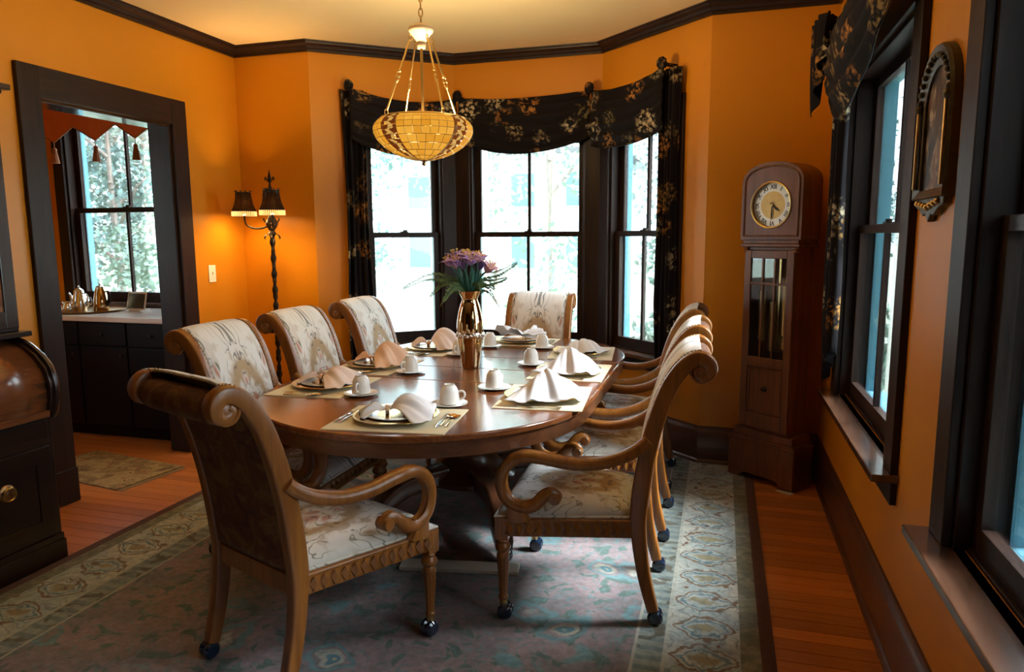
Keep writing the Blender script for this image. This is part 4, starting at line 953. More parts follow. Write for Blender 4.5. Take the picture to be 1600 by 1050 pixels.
# ================================================================ floor lamp in the corner
FLX, FLY = -3.13, 4.48
fl = thing('floor_lamp', 'black iron twisted floor lamp with two fringed shades in the corner', 'lamp', (FLX, FLY, 0))
MB().lathe([(0, 0), (.15, 0), (.155, .012), (.14, .03), (.08, .045), (.04, .06), (.02, .09), (0, .095)], 28).build('base', 'iron', fl)
tw = MB()
for ph in (0, PI): tw.tube([(.009*math.cos(ph+z*26), .009*math.sin(ph+z*26), z) for z in [.08+1.50*k/150 for k in range(151)]], .0105, 7, [1+.25*math.sin(k*1.1) for k in range(151)])
tw.build('twisted_pole', 'iron', fl)
hub = MB().lathe([(.012, 1.50), (.03, 1.53), (.018, 1.55), (.035, 1.575), (.045, 1.60), (.030, 1.635), (.016, 1.66), (.012, 1.84), (.02, 1.85), (.010, 1.86), (.008, 1.88), (0, 1.882)], 18).build('hub', 'iron', fl)
lv = MB()
for k in range(6):
    a = k*PI/3
    for zz, up in ((1.53, -1), (1.60, 1)):
        lv.sweep(spline([(.02*math.cos(a), .02*math.sin(a), zz), (.05*math.cos(a), .05*math.sin(a), zz+up*.012), (.062*math.cos(a), .062*math.sin(a), zz+up*.035), (.05*math.cos(a), .05*math.sin(a), zz+up*.042)], 3), [(.012, 0), (0, .003), (-.012, 0), (0, -.003)], (-math.sin(a), math.cos(a), 0), [1-.08*i for i in range(10)])
lv.build('acanthus_leaves', 'iron', hub)
fi = MB()
fi.sweep([(0, 0, 1.88), (0, 0, 1.90), (0, 0, 1.93), (0, 0, 1.985)], circ(.012, 8, 1, .6), (1, 0, 0), [.5, 1.0, 1.2, .08])
for s in (-1, 1): fi.tube(spline([(0, 0, 1.895), (s*.020, 0, 1.915), (s*.034, 0, 1.93), (s*.036, 0, 1.912), (s*.028, 0, 1.908)], 4), .0045, 6)
fi.box(-.018, .018, -.008, .008, 1.896, 1.902)
fi.build('fleur_finial', 'iron', fl)
MB().tube(spline([(0, 0, 1.70), (-.035, -.01, 1.73), (-.05, -.01, 1.79), (-.035, -.01, 1.84), (-.012, -.005, 1.84), (-.014, -.005, 1.815), (-.028, -.005, 1.815)], 5), .008, 7).build('scroll_bracket', 'iron', fl)
shade_lights = []
def arm(dx, dy):
    am = MB().tube(spline([(0, 0, 1.60), (dx*.25, dy*.25, 1.575), (dx*.6, dy*.6, 1.565), (dx*.92, dy*.92, 1.59), (dx, dy, 1.64), (dx, dy, 1.67)], 5), .007, 8).build('lamp_arm', 'iron', fl)
    MB().lathe([(.012, 1.655), (.022, 1.66), (.012, 1.668), (.012, 1.70), (0, 1.702)], 12, (dx, dy, 0)).build('socket', 'antique_brass', am)
    sh = MB(); prof = [(.083, 1.690), (.076, 1.705), (.064, 1.735), (.055, 1.775), (.051, 1.815), (.053, 1.825)]
    n = 32; sh.grid(lambda u, v: (dx+sp_r(prof, v)[0]*math.cos(2*PI*u), dy+sp_r(prof, v)[0]*math.sin(2*PI*u), sp_r(prof, v)[1]), n, 12, wrap=True)
    so = sh.build('lamp_shade', 'lamp_shade', fl, smooth=60, solid=.002, fix=False)
    wr = MB()
    for z, r in ((1.690, .084), (1.823, .053)): wr.tube([(dx+r*math.cos(2*PI*k/32), dy+r*math.sin(2*PI*k/32), z) for k in range(32)], .003, 6, closed=True)
    for k in range(10):
        a = 2*PI*k/10; wr.tube([(dx+r*1.01*math.cos(a), dy+r*1.01*math.sin(a), z) for r, z in prof], .0022, 5)
        wr.ball((dx+.054*math.cos(a), dy+.054*math.sin(a), 1.832), .006, 6, 4)
    for j_, (r, z) in enumerate(prof[1:5]):
        for k in range(20): a = 2*PI*(k+.5*(j_ % 2))/20; wr.ball((dx+r*1.02*math.cos(a), dy+r*1.02*math.sin(a), z), .0042, 5, 3)
    wr.build('beaded_wire', 'iron', so)
    fg = MB()
    for k in range(40):
        a = 2*PI*k/40; c, s = math.cos(a), math.sin(a); fg.tube([(dx+.084*c, dy+.084*s, 1.689), (dx+.085*c, dy+.085*s, 1.655)], .0034, 5)
    tag(fg.build('bead_fringe', 'lamp_fringe', so), kind='stuff')
    MB().ball((dx, dy, 1.725), .018, 12, 8, (1, 1, 1.3)).build('bulb', 'bulb_lit', am)
    l = bpy.data.lights.new('floor_lamp_light', 'POINT'); l.energy = LAMP_W; l.color = (1, .62, .24); l.shadow_soft_size = .034
    lo_ = bpy.data.objects.new('floor_lamp_light', l); COL.objects.link(lo_); lo_.location = (FLX+dx, FLY+dy, 1.722)
def sp_r(prof, v):
    i = v*(len(prof)-1); k = min(int(i), len(prof)-2); f = i-k; return (prof[k][0]*(1-f)+prof[k+1][0]*f, prof[k][1]*(1-f)+prof[k+1][1]*f)
arm(-.205, -.03); arm(.125, -.165)

# ================================================================ light switch
sw = thing('light_switch', 'ivory light switch on the orange wall beside the doorway', 'switch', (XL, 4.333, 1.243))
MB().box(0, .006, -.036, .036, -.062, .062).build('plate', 'switch', sw, smooth=0, bevel=.002); MB().add([(.006, -.006, -.012), (.006, .006, -.012), (.006, .006, .012), (.006, -.006, .012), (.016, -.004, .004), (.016, .004, .004), (.014, .004, .012), (.014, -.004, .012)], [(0, 1, 2, 3), (4, 5, 6, 7), (0, 1, 5, 4), (1, 2, 6, 5), (2, 3, 7, 6), (3, 0, 4, 7)]).build('toggle', 'switch', sw, smooth=0)

# ================================================================ grandfather clock
ck = thing('grandfather_clock', 'dark wood grandfather clock standing across the corner', 'clock', (.262, 4.393, RUGT), math.radians(-38.1))
def cbox(name, mat, *bx, parent=None, bevel=.004):
    mb = MB()
    for b in bx: mb.box(*b)
    return mb.build(name, mat, parent or ck, smooth=0, bevel=bevel)
D = .20
sh_ = MB().add([(-.05, -.012, 0), (.05, -.012, 0), (.05, .02, 0), (-.05, .02, 0), (-.05, -.012, .003), (.05, -.012, .0095), (.05, .02, .0095), (-.05, .02, .003)], [(0, 3, 2, 1), (4, 5, 6, 7), (0, 1, 5, 4), (1, 2, 6, 5), (2, 3, 7, 6), (3, 0, 4, 7)]).build('floor_shim', 'pale_board', smooth=0); sh_.location = (.40, 4.26, 0); sh_.rotation_euler = (0, 0, math.radians(-38)); tag(sh_, 'pale wooden shim wedged under the grandfather clock', 'shim')
pl = MB(); pl.prism([(-.225, 0), (-.225, .24), (.225, .24), (.225, 0), (.15, 0), (.11, .035), (-.11, .035), (-.15, 0)], 0, .02, 'y'); pl.box(-.225, -.205, .02, D, 0, .24); pl.box(.205, .225, .02, D, 0, .24); pl.box(-.205, .205, .02, D, .20, .24); pl.box(-.205, .205, D-.015, D, .03, .24)
pl.build('plinth', 'clock_wood', ck, smooth=0, bevel=.004)
cbox('plinth_moulding', 'clock_wood', (-.232, .232, -.008, D, .24, .252), (-.220, .220, .0, D, .252, .266), (-.205, .205, .012, D, .266, .31))
# waist case with open glazed front
x0, x1 = -.165, .165; wy = .025
cbox('waist_case', 'clock_wood', (x0, x0+.02, wy, D, .31, 1.42), (x1-.02, x1, wy, D, .31, 1.42), (x0+.02, x1-.02, D-.012, D, .31, 1.42), (x0+.02, x1-.02, wy, D-.012, .31, .33), (x0+.02, x1-.02, wy, D-.012, 1.40, 1.42))
dr = cbox('waist_door', 'clock_wood', (x0, x0+.045, wy-.018, wy, .33, 1.40), (x1-.045, x1, wy-.018, wy, .33, 1.40), (x0+.045, x1-.045, wy-.018, wy, 1.352, 1.40), (x0+.045, x1-.045, wy-.018, wy, .705, .765), (x0+.045, x1-.045, wy-.018, wy, .33, .42))
cbox('panel', 'clock_wood', (x0+.045, x1-.045, wy-.008, wy-.002, .42, .705), parent=dr); cbox('panel_moulding', 'clock_wood', (x0+.05, x1-.05, wy-.014, wy-.008, .425, .435), (x0+.05, x1-.05, wy-.014, wy-.008, .690, .700), (x0+.05, x0+.06, wy-.014, wy-.008, .435, .690), (x1-.06, x1-.05, wy-.014, wy-.008, .435, .690), parent=dr, bevel=.002)
MB().lathe([(0, -.022), (.010, -.020), (.013, -.014), (.006, -.008), (.016, -.003), (.018, 0), (0, 0)], 16, (0, wy-.008, .575), 'y').build('knob', 'iron', dr)
gx = [x0+.045, x0+.045+.08, x0+.045+.16, x1-.045]; gz = [.765, 1.205, 1.352]
for xx in gx[1:3]: cbox('glazing_bar', 'clock_wood', (xx-.006, xx+.006, wy-.016, wy-.002, gz[0], gz[2]), parent=dr, bevel=.002)
cbox('glazing_bar', 'clock_wood', (gx[0], gx[3], wy-.0165, wy-.003, gz[1]-.006, gz[1]+.006), parent=dr, bevel=.002)
for i in range(3):
    for k in range(2): cbox('pane', 'pane', (gx[i]+(.006 if i else 0), gx[i+1]-(.006 if i < 2 else 0), wy-.010, wy-.007, gz[k]+(.006 if k else 0), gz[k+1]-(0 if k else .006)), parent=dr, bevel=0)
for xx, zb, zt in ((-.075, .86, 1.16), (0.0, .80, 1.10), (.075, .90, 1.20)):
    MB().lathe([(0, zb-.012), (.006, zb-.01), (.008, zb), (.023, zb+.004), (.023, zt-.004), (.008, zt), (.003, zt+.01), (.003, 1.40)], 18, (xx, .075, 0)).build('weight', 'brass', ck)
pe = MB().box(-.006, .006, .125, .129, .86, 1.40).build('pendulum_rod', 'brass', ck, smooth=0); MB().lathe([(0, -.008), (.04, -.006), (.055, 0), (.04, .006), (0, .008)], 28, (0, .127, .84), 'y').build('pendulum_bob', 'brass', pe)
cbox('hood_cornice', 'clock_wood', (-.195, .195, .002, D, 1.42, 1.438), (-.185, .185, .010, D, 1.438, 1.462))
for s in (-1, 1):
    MB().lathe([(.014, 1.385), (.017, 1.39), (.010, 1.40), (.017, 1.41), (.019, 1.418), (.012, 1.42)], 14, (s*.165, .02, 0)).build('corner_turning', 'clock_wood', ck)
def arch(w, zb, zs, zt, n=18):
    r = zt-zs; return [(-w, zb), (w, zb), (w, zs)] + [(w*math.cos(PI*k/n), zs+r*math.sin(PI*k/n)**.85) for k in range(1, n)] + [(-w, zs)]
hood = MB(); outer = arch(.200, 1.462, 1.79, 1.905)
hood.prism(outer, .03, D, 'y'); hood.build('hood', 'clock_wood', ck, smooth=30, bevel=.004)
fro = MB(); n = len(outer); inner = []
# front board with a round opening: ring of quads between outline and circle
NC = 48; circ_pts = [(.128*math.cos(2*PI*k/NC), 1.66+.128*math.sin(2*PI*k/NC)) for k in range(NC)]
def ray_out(a):
    d = (math.cos(a), math.sin(a)); best = 9
    for i in range(n):
        (ax, az), (bx, bz) = outer[i], outer[(i+1) % n]; az -= 1.66; bz -= 1.66; ex, ez = bx-ax, bz-az; den = d[0]*ez-d[1]*ex
        if abs(den) < 1e-9: continue
        t = (ax*ez-az*ex)/den; u = (ax*d[1]-az*d[0])/den
        if t > 0 and -1e-6 <= u <= 1+1e-6: best = min(best, t)
    return (best*d[0], 1.66+best*d[1])
out_pts = [ray_out(2*PI*k/NC) for k in range(NC)]
vs = [(x, 0.005, z) for x, z in out_pts]+[(x, .005, z) for x, z in circ_pts]+[(x, .032, z) for x, z in circ_pts]+[(x, .032, z) for x, z in out_pts]
fro.add(vs, [(r*NC+k, r*NC+(k+1) % NC, ((r+1) % 4)*NC+(k+1) % NC, ((r+1) % 4)*NC+k) for r in range(4) for k in range(NC)])
fb = fro.build('hood_front', 'clock_wood', ck, smooth=25)
MB().sweep([(x, .004, z) for x, z in arch(.178, 1.485, 1.785, 1.883)], circ(.007, 6), (0, 1, 0), closed=True).build('arch_moulding', 'clock_wood', fb)
MB().tube([(.130*math.cos(2*PI*k/40), .003, 1.66+.130*math.sin(2*PI*k/40)) for k in range(40)], .006, 8, closed=True).build('bezel', 'brass', fb)
dial = MB().lathe([(0, 0), (.128, 0), (.128, .004), (0, .004)], 48, (0, 0, 0), 'y').build('dial', 'dial_face', ck, smooth=30); dial.location = (0, .022, 1.66)
ROM = ['XII', 'I', 'II', 'III', 'IIII', 'V', 'VI', 'VII', 'VIII', 'IX', 'X', 'XI']
for k, s in enumerate(ROM):
    cu = bpy.data.curves.new('numeral', 'FONT'); cu.body = s; cu.size = .036; cu.align_x = 'CENTER'; cu.align_y = 'CENTER'; cu.extrude = .0006; cu.offset = .0004; cu.materials.append(MATS['ink'])
    a = 2*PI*k/12; tmp = bpy.data.objects.new('numeral_text', cu); me_ = bpy.data.meshes.new_from_object(tmp); bpy.data.objects.remove(tmp); me_.materials.clear(); me_.materials.append(MATS['ink']); o = bpy.data.objects.new('numeral', me_); COL.objects.link(o); o.parent = dial; o.location = (.103*math.sin(a), -.001, .103*math.cos(a)); o.rotation_euler = (PI/2, a, 0)
    o.rotation_mode = 'XYZ'; o.matrix_basis = Matrix.Translation(o.location) @ Matrix.Rotation(a, 4, 'Y') @ Matrix.Rotation(PI/2, 4, 'X')
def hand(name, L, w, deg, y):
    o = MB().prism([(-w*.4, -.02), (w*.4, -.02), (w, L*.6), (0, L), (-w, L*.6)], y-.001, y, 'y').build(name, 'ink', dial, smooth=0); o.rotation_euler = (0, math.radians(deg), 0)
hand('hour_hand', .062, .007, 128, -.004); hand('minute_hand', .094, .005, 182, -.007)
MB().lathe([(0, -.012), (.006, -.010), (.007, 0), (0, 0)], 12, (0, 0, 0), 'y').build('hand_boss', 'brass', dial)

# ================================================================ drapery
def swag(T, ua, ub, z_a, z_b, v0, drop_end, drop_mid, top_sag, label, group, bulge=.07, knobs=(True, True), seed=0):
    mid = (ua+ub)/2; base = Vector(T((mid, v0, (z_a+z_b)/2))); t = thing('swag_valance', label, 'curtain', base, 0, group)
    L = ub-ua; rs = random.Random(seed); ph = rs.uniform(0, 3)
    def fn(u, v):
        s = math.sin(PI*u); c = s**.8 if s > 0 else 0
        z = z_a+(z_b-z_a)*u - top_sag*c - (drop_end+(drop_mid-drop_end)*c)*v
        fold = .013*math.sin(v*PI*2*5.0+ph+.8*math.sin(u*PI*2))*(.45+.55*s) + .010*math.sin(u*34+ph)*(1-s)*(1-.3*v)
        bl = bulge*(.35+.65*s)*math.sin(PI*(.10+.75*v))
        w = T((ua+L*u, v0-bl-fold, z+.012*math.sin(v*PI*10+ph)*s)); return Vector(w)-base
    MB().grid(fn, 44, 40).build('cloth', 'drape', t, smooth=70, solid=.003, fix=False)
    def hem(u): a = Vector(fn(u, 1)); b = Vector(fn(u, .985)); return a*.6+b*.4
    MB().tube([hem(k/40) for k in range(41)], .005, 6).build('hem', 'drape', t)
    for flag, u_, z_ in ((knobs[0], ua, z_a), (knobs[1], ub, z_b)):
        if flag:
            c = Vector(T((u_, v0-.03, z_+.008)))-base; w_ = Vector(T((u_, 0, z_+.008)))-base; mb = MB(); mb.ball(c, .034, 14, 9, (1, 1, .95)); mb.tube([w_, c], .012, 8)
            for k in range(9):
                a = 2*PI*k/9; mb.ball(c+Vector((.026*math.cos(a)*.8, -.012, .026*math.sin(a))), .016, 7, 5)
            mb.build('gathered_knob', 'drape', t)
    return t
def tail(T, u0, u1, z1, z0, v0, label, group, taper=(.75, 1.0), waves=4, slant=0, name='curtain_tail', diag=0):
    base = Vector(T(((u0+u1)/2, v0, z1))); t = thing(name, label, 'curtain', base, 0, group); L = u1-u0; c0 = (u0+u1)/2
    def fn(u, v):
        k = 1-(1-taper[0])*math.sin(PI*min(1, v*1.3)) if v < .77 else 1-(1-taper[0])*math.sin(PI)-(1-taper[1])*(v-.77)/.23
        bot = z0+diag*(u if diag > 0 else (u-1))
        uu = c0+(u-.5)*L*k+slant*v; f = .022*math.sin(u*PI*2*waves+.7*math.sin(3*v))*(1-.3*v)+.012*math.sin(u*17+2*v)
        return Vector(T((uu, v0-.03-f, z1+(bot-z1)*v)))-base
    MB().grid(fn, 40, 30).build('cloth', 'drape', t, smooth=70, solid=.003, fix=False)
    return t
GB = 'black floral drapery over the bay windows'
swag(T_C, .262, 1.085, 2.585, 2.560, -.10, .36, .40, .07, 'black floral swag over the bay window next to the lamp corner', GB, knobs=(True, False), seed=1)
swag(T_D, .075, 1.10, 2.560, 2.560, -.10, .33, .41, .035, 'black floral swag over the middle bay window', GB, knobs=(True, True), seed=2)
swag(T_E, .02, .765, 2.560, 2.585, -.10, .40, .40, .06, 'black floral swag over the bay window next to the clock', GB, knobs=(False, True), seed=3)
tail(T_C, .205, .405, 2.57, .34, -.03, 'long black floral curtain tail hanging beside the lamp corner', GB, taper=(.78, .8), diag=.25)
tail(T_E, .685, .865, 2.57, .34, -.03, 'long black floral curtain tail hanging beside the clock wall', GB, taper=(.80, .8), diag=-.25)
GR = 'black floral drapery over the side windows'
uR = lambda y: YB-y
swag(T_R, uR(4.10), uR(2.70), 2.56, 2.53, -.10, .24, .50, .06, 'black floral swag over the window beside the grandfather clock', GR, bulge=.10, seed=5)
tail(T_R, uR(4.16), uR(3.90), 2.56, .70, -.03, 'long black floral curtain tail hanging behind the grandfather clock', GR, taper=(.7, .7), waves=3, diag=.2)
tail(T_R, uR(4.20), uR(3.92), 2.58, 2.12, -.145, 'short black floral jabot at the corner of the clock window', GR, taper=(1.0, 1.05), waves=3, name='curtain_jabot', diag=.30)
swag(T_R, uR(2.10), uR(.75), 2.56, 2.53, -.045, .44, .52, .05, 'black floral swag over the window beside the arched picture', GR, bulge=.08, seed=6)

# ================================================================ picture on the right wall
pic = thing('framed_picture', 'tall arched gilt-framed painting between the side windows', 'picture', (XR, 2.465, 1.80))
def TP(p): return (-p[2], p[0], p[1])          # (y, z, out from the wall)
def arch2(w, zb, zs, zt, n=16): return [(-w, zb), (w, zb), (w, zs)]+[(w*math.cos(PI*k/n), zs+(zt-zs)*math.sin(PI*k/n)) for k in range(1, n)]+[(-w, zs)]
oo, ii = arch2(.172, -.195, .10, .258), arch2(.128, -.165, .085, .195)
mb = MB(TP); n = len(oo); vs = [(a, b, .0) for a, b in oo]+[(a, b, .022) for a, b in oo]+[(a*.96, b*.98, .032) for a, b in oo]+[(a, b, .020) for a, b in ii]+[(a, b, 0) for a, b in ii]
mb.add(vs, [(r*n+k, r*n+(k+1) % n, ((r+1) % 5)*n+(k+1) % n, ((r+1) % 5)*n+k) for r in range(5) for k in range(n)]); mb.build('frame', 'gilt', pic, smooth=30)
MB(TP).prism(arch2(.130, -.167, .086, .197), .006, .012).build('canvas', 'painting', pic, smooth=0)
be = MB(TP)
for k in range(15): a = PI*(k+.5)/15; be.ball((.150*math.cos(a), .097+.126*math.sin(a), .030), .010, 7, 5)
for s in (-1, 1): be.ball((s*.152, .09, .03), .016, 8, 6)
be.build('beading', 'gilt', pic)
for s in (-1, 1): MB(TP).prism([(s*.140, -.16), (s*.152, -.16), (s*.152, .08), (s*.140, .08)], .028, .038).build('side_moulding', 'brass', pic, smooth=0, bevel=.003)
MB(TP).prism([(-.16, -.19), (-.15, -.215), (-.10, -.225), (-.06, -.245), (-.03, -.24), (0, -.265), (.03, -.24), (.06, -.245), (.10, -.225), (.15, -.215), (.16, -.19)], 0, .024).build('lower_crest', 'gilt', pic, smooth=0, bevel=.004)
cr = MB(TP)
for k in range(7): cr.ball(((k-3)*.036, -.205-.012*(3-abs(k-3))*.4, .026), .011, 7, 5)
cr.build('crest_carving', 'brass', pic)

# ================================================================ cylinder desk against the left wall
dk = thing('cylinder_desk', 'dark cylinder-front secretary desk with tall bookcase against the wall', 'desk', (-3.24, 1.85, 0))
DXo, DYo = -3.24, 1.85
def TD(p): return (p[0]-DXo, p[1]-DYo, p[2])
def dbox(name, mat, *bx, parent=None, bevel=.004):
    mb = MB(TD)
    for b in bx: mb.box(*b)
    return mb.build(name, mat, parent or dk, smooth=0, bevel=bevel)
Y0, Y1 = 1.25, 2.45; XB_ = XL+.035
dbox('base_moulding', 'desk_wood', (XB_, -2.930, Y0-.02, Y1+.008, 0, .10), (XB_, -2.936, Y0-.012, Y1+.004, .10, .13))
body = dbox('body', 'desk_wood', (XB_, -2.945, Y0, Y1, .13, .70))
for k, (ya, yb) in enumerate(((Y0+.03, 1.845), (1.855, Y1-.03))):
    d_ = dbox('cupboard_door', 'desk_wood', (-2.945, -2.934, ya, ya+.07, .15, .56), (-2.945, -2.934, yb-.07, yb, .15, .56), (-2.945, -2.934, ya+.07, yb-.07, .15, .22), (-2.945, -2.934, ya+.07, yb-.07, .49, .56), (-2.945, -2.940, ya+.07, yb-.07, .22, .49), bevel=.003)
    yy = 2.205 if k else 1.49; zc = .405
    m_ = MB(TD); m_.lathe([(0, .012), (.010, .011), (.026, .006), (.036, .002), (.038, 0), (0, 0)], 22, (-2.940, yy, zc), 'x'); m_.build('pull_plate', 'antique_brass', d_)
    m_ = MB(TD); m_.tube([(-2.924, yy+.028*math.cos(2*PI*q/18), zc-.004+.028*math.sin(2*PI*q/18)) for q in range(18)], .005, 7, closed=True); m_.ball((-2.924, yy, zc+.024), .008, 8, 6); m_.build('ring_pull', 'brass', d_)
dbox('drawer', 'desk_wood', (-2.945, -2.932, Y0+.03, Y1-.03, .575, .685), bevel=.005)
prof = [(XB_, .70), (-2.905, .70), (-2.885, .73), (-2.872, .79), (-2.872, .86), (-2.895, .93), (-2.945, .985), (-3.02, 1.032), (-3.12, 1.055), (XB_, 1.06)]
def endpanel(y0, y1):
    mb = MB(TD); mb.prism([(a, b) for a, b in prof], y0, y1, 'y'); e = mb.build('end_panel', 'desk_wood', dk, smooth=35, bevel=.004)
    mb = MB(TD); mb.tube(spline([(a, (y0+y1)/2, b) for a, b in prof[1:9]], 4), .014, 8); mb.build('end_bead', 'desk_wood', e)
endpanel(Y1-.05, Y1); endpanel(Y0, Y0+.05)
mb = MB(TD); cp_ = spline([(a-.030, 0, b-.012) for a, b in prof[2:9]], 4)
mb.grid(lambda u, v: (lambda p: (p.x, Y0+.05+(Y1-Y0-.10)*u, p.z))(cp_[min(len(cp_)-1, int(round(v*(len(cp_)-1))))]), 6, len(cp_)-1); cy_o = mb.build('cylinder_front', 'desk_roll', dk, smooth=70, solid=.012, fix=False)
for yy in (1.62, 2.08): mb = MB(TD); mb.tube([(p.x+.006, yy, p.z+.004) for p in cp_], .008, 6); mb.build('cylinder_rib', 'desk_wood', cy_o)
dbox('cylinder_rail', 'desk_roll', (-2.915, -2.885, Y0+.05, Y1-.05, .703, .735), parent=cy_o)
dbox('desk_top', 'desk_wood', (XB_, -3.02, Y0-.01, Y1+.012, 1.06, 1.085))
dbox('bookcase', 'desk_wood', (XB_, -3.068, Y0+.02, Y1-.01, 1.085, 2.13))
for a, b in ((Y0+.03, 1.84), (1.845, Y1-.02)):
    d_ = dbox('bookcase_door', 'desk_wood', (-3.068, -3.052, a, a+.06, 1.10, 2.11), (-3.068, -3.052, b-.06, b, 1.10, 2.11), (-3.068, -3.052, a+.06, b-.06, 2.04, 2.11), (-3.068, -3.052, a+.06, b-.06, 1.10, 1.18)); dbox('door_panel', 'desk_roll', (-3.068, -3.060, a+.06, b-.06, 1.18, 2.04), parent=d_, bevel=0)
dbox('cornice', 'desk_wood', (XB_, -3.04, Y0, Y1, 2.13, 2.145), (XB_, -3.01, Y0-.03, Y1+.02, 2.145, 2.17))

# ================================================================ counter in the passage
cab = thing('base_cabinet', 'black base cabinet in the passage beyond the doorway', 'cabinet', (-4.6, 4.43, 0))
def TCb(p): return (p[0]+4.6, p[1]-4.43, p[2])
mb = MB(TCb); mb.box(-5.53, -3.715, 4.15, 4.74, .09, .89); mb.box(-5.53, -3.715, 4.20, 4.74, 0, .09); mb.build('carcass', 'black_cabinet', cab, smooth=0)
for k in range(4):
    a = -5.52+k*.45; d_ = MB(TCb).box(a+.006, a+.444, 4.13, 4.15, .10, .70).build('cabinet_door', 'black_cabinet', cab, smooth=0, bevel=.004); d2 = MB(TCb).box(a+.006, a+.444, 4.13, 4.15, .71, .88).build('drawer', 'black_cabinet', cab, smooth=0, bevel=.004)
    for par, z in ((d_, .64), (d2, .795)): m_ = MB(TCb); m_.lathe([(0, -.022), (.010, -.018), (.012, -.012), (.005, -.006), (.005, 0), (0, 0)], 10, (a+.40 if par is d_ else a+.225, 4.13, z), 'y'); m_.build('knob', 'iron', par)
ct = MB().box(-5.54, -3.71, 4.11, 4.745, .89, .93).build('countertop', 'counter_top', smooth=0, bevel=.006); tag(ct, 'pale countertop on the black cabinet beyond the doorway', 'countertop')
# tray and pots
CZ = .93
tr = thing('serving_tray', 'round dark serving tray on the pale countertop', 'tray', (-4.80, 4.42, CZ))
MB().lathe([(0, .002), (.24, .002), (.25, 0), (.265, .016), (.270, .016), (.262, .004), (.25, .008), (0, .007)], 40).build('dish', 'antique_brass', tr)
def pot(name, label, x, y, prof, mat, spout=None, handle=None, lid=None, z=CZ+.0075):
    t = thing(name, label, 'pot', (x, y, z)); MB().lathe(prof, 24).build('body', mat, t)
    if spout: MB().tube(spline(spout, 4), .009, 8, [1.3-.7*i/((len(spout)-1)*4) for i in range((len(spout)-1)*4+1)]).build('spout', mat, t)
    if handle: MB().tube(spline(handle, 4), .005, 7).build('handle', mat if mat != 'copper' else 'iron', t)
    if lid: MB().lathe(lid, 20).build('lid', 'silver', t)
    return t
pot('coffee_pot', 'tall silver coffee pot with curved spout on the tray', -4.83, 4.36, [(0, 0), (.045, 0), (.048, .008), (.052, .04), (.050, .08), (.038, .13), (.034, .15), (0, .152)], 'silver', [(-.045, 0, .05), (-.075, 0, .08), (-.085, 0, .12), (-.10, 0, .14)], [(.036, 0, .14), (.075, 0, .13), (.08, 0, .08), (.05, 0, .04)], [(.036, .15), (.034, .16), (.015, .178), (.005, .182), (.009, .192), (0, .20)])
pot('teapot', 'round silver teapot with lid on the tray', -4.96, 4.50, [(0, 0), (.035, 0), (.038, .008), (.06, .04), (.062, .06), (.05, .09), (.035, .105), (0, .107)], 'silver', [(-.055, 0, .05), (-.085, 0, .07), (-.10, 0, .105)], [(.055, 0, .085), (.095, 0, .09), (.095, 0, .045), (.06, 0, .03)], [(.037, .105), (.032, .115), (.010, .128), (.006, .134), (.010, .142), (0, .15)])
pot('cream_jug', 'small silver cream jug on the tray', -4.85, 4.26, [(0, 0), (.025, 0), (.03, .01), (.036, .03), (.03, .055), (.026, .065), (.032, .08), (.029, .08), (.022, .065), (0, .06)], 'silver', None, [(.028, 0, .068), (.055, 0, .065), (.052, 0, .03), (.033, 0, .02)])
pot('thermal_carafe', 'tapered brown and silver thermal carafe on the tray', -4.66, 4.40, [(0, 0), (.055, 0), (.058, .006), (.052, .08), (.042, .15), (.032, .175), (0, .176)], 'copper', None, [(.045, 0, .15), (.085, 0, .15), (.088, 0, .08), (.052, 0, .04)], [(.033, .175), (.03, .19), (.016, .198), (.008, .2), (.01, .212), (0, .216)])
cd_ = thing('tent_card', 'small dark picture card on a stand by the tray', 'card', (-4.43, 4.52, CZ), math.radians(-6))
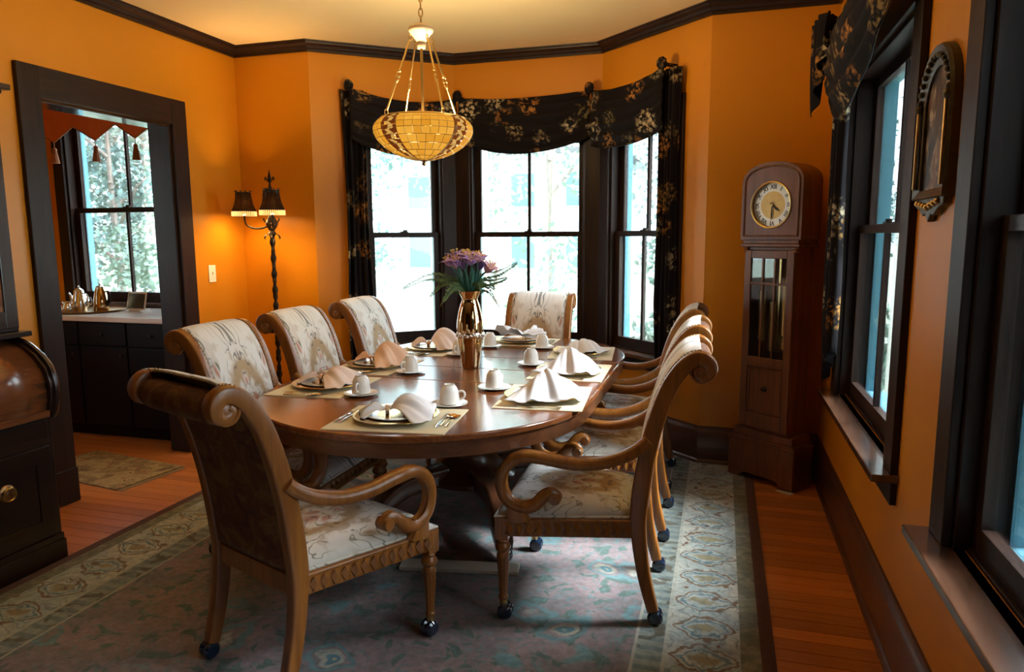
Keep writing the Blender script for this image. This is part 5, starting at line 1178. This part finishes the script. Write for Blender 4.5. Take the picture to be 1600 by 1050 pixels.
MB().add([(-.10, -.02, .01), (.10, -.02, .01), (.10, .012, .15), (-.10, .012, .15), (-.10, -.014, .008), (.10, -.014, .008), (.10, .018, .148), (-.10, .018, .148)], [(0, 1, 2, 3), (7, 6, 5, 4), (0, 4, 5, 1), (1, 5, 6, 2), (2, 6, 7, 3), (3, 7, 4, 0)]).build('frame', 'white_china', cd_, smooth=0)
MB().add([(-.088, -.0205, .022), (.088, -.0205, .022), (.088, .0075, .138), (-.088, .0075, .138), (-.088, -.018, .022), (.088, -.018, .022), (.088, .010, .138), (-.088, .010, .138)], [(0, 1, 2, 3), (7, 6, 5, 4), (0, 4, 5, 1), (1, 5, 6, 2), (2, 6, 7, 3), (3, 7, 4, 0)]).build('print', 'dark_glass_card', cd_, smooth=0)
MB().box(-.06, .06, -.035, .07, 0, .010).build('foot', 'white_china', cd_, smooth=0, bevel=.002)
# pelmet valance with points and tassels
vl = thing('pelmet_valance', 'rust red pointed pelmet valance with tassels over the passage window', 'valance', (-4.55, 4.60, 2.28))
tips = [-5.205, -4.785, -4.395, -4.005]; hw = .205; ztop, zv, ztip = 2.62, 2.385, 2.270
poly = [(-5.41, ztop), (-5.41, zv)]
for x in tips: poly += [(x, ztip), (x+hw, zv)]
poly += [(tips[-1]+hw, ztop)]
TV = lambda p: (p[0]+4.55, p[1]-4.60, p[2]-2.28)
MB(TV).prism(poly[::-1], 4.595, 4.603, 'y').build('cloth', 'valance', vl, smooth=0)
MB(TV).box(-5.42, tips[-1]+hw+.01, 4.603, 4.74, ztop-.02, ztop).build('pelmet_board', 'trim_h', vl, smooth=0)
tz = MB(TV)
for a, b in zip(poly[1:-1], poly[2:-1]): tz.tube([(a[0], 4.594, a[1]), (b[0], 4.594, b[1])], .005, 6)
tz.build('edge_cord', 'tassel', vl)
for x in tips:
    m_ = MB(TV); m_.tube([(x, 4.594, ztip), (x, 4.594, ztip-.045)], .003, 6); m_.ball((x, 4.594, ztip-.058), .018, 12, 8); m_.lathe([(.014, ztip-.07), (.019, ztip-.074), (.017, ztip-.082), (.022, ztip-.10), (.030, ztip-.15), (.031, ztip-.165), (0, ztip-.16)], 20, (x, 4.594, 0), flute=.12, fl_r=(ztip-.166, ztip-.08)); m_.build('tassel', 'tassel', vl)
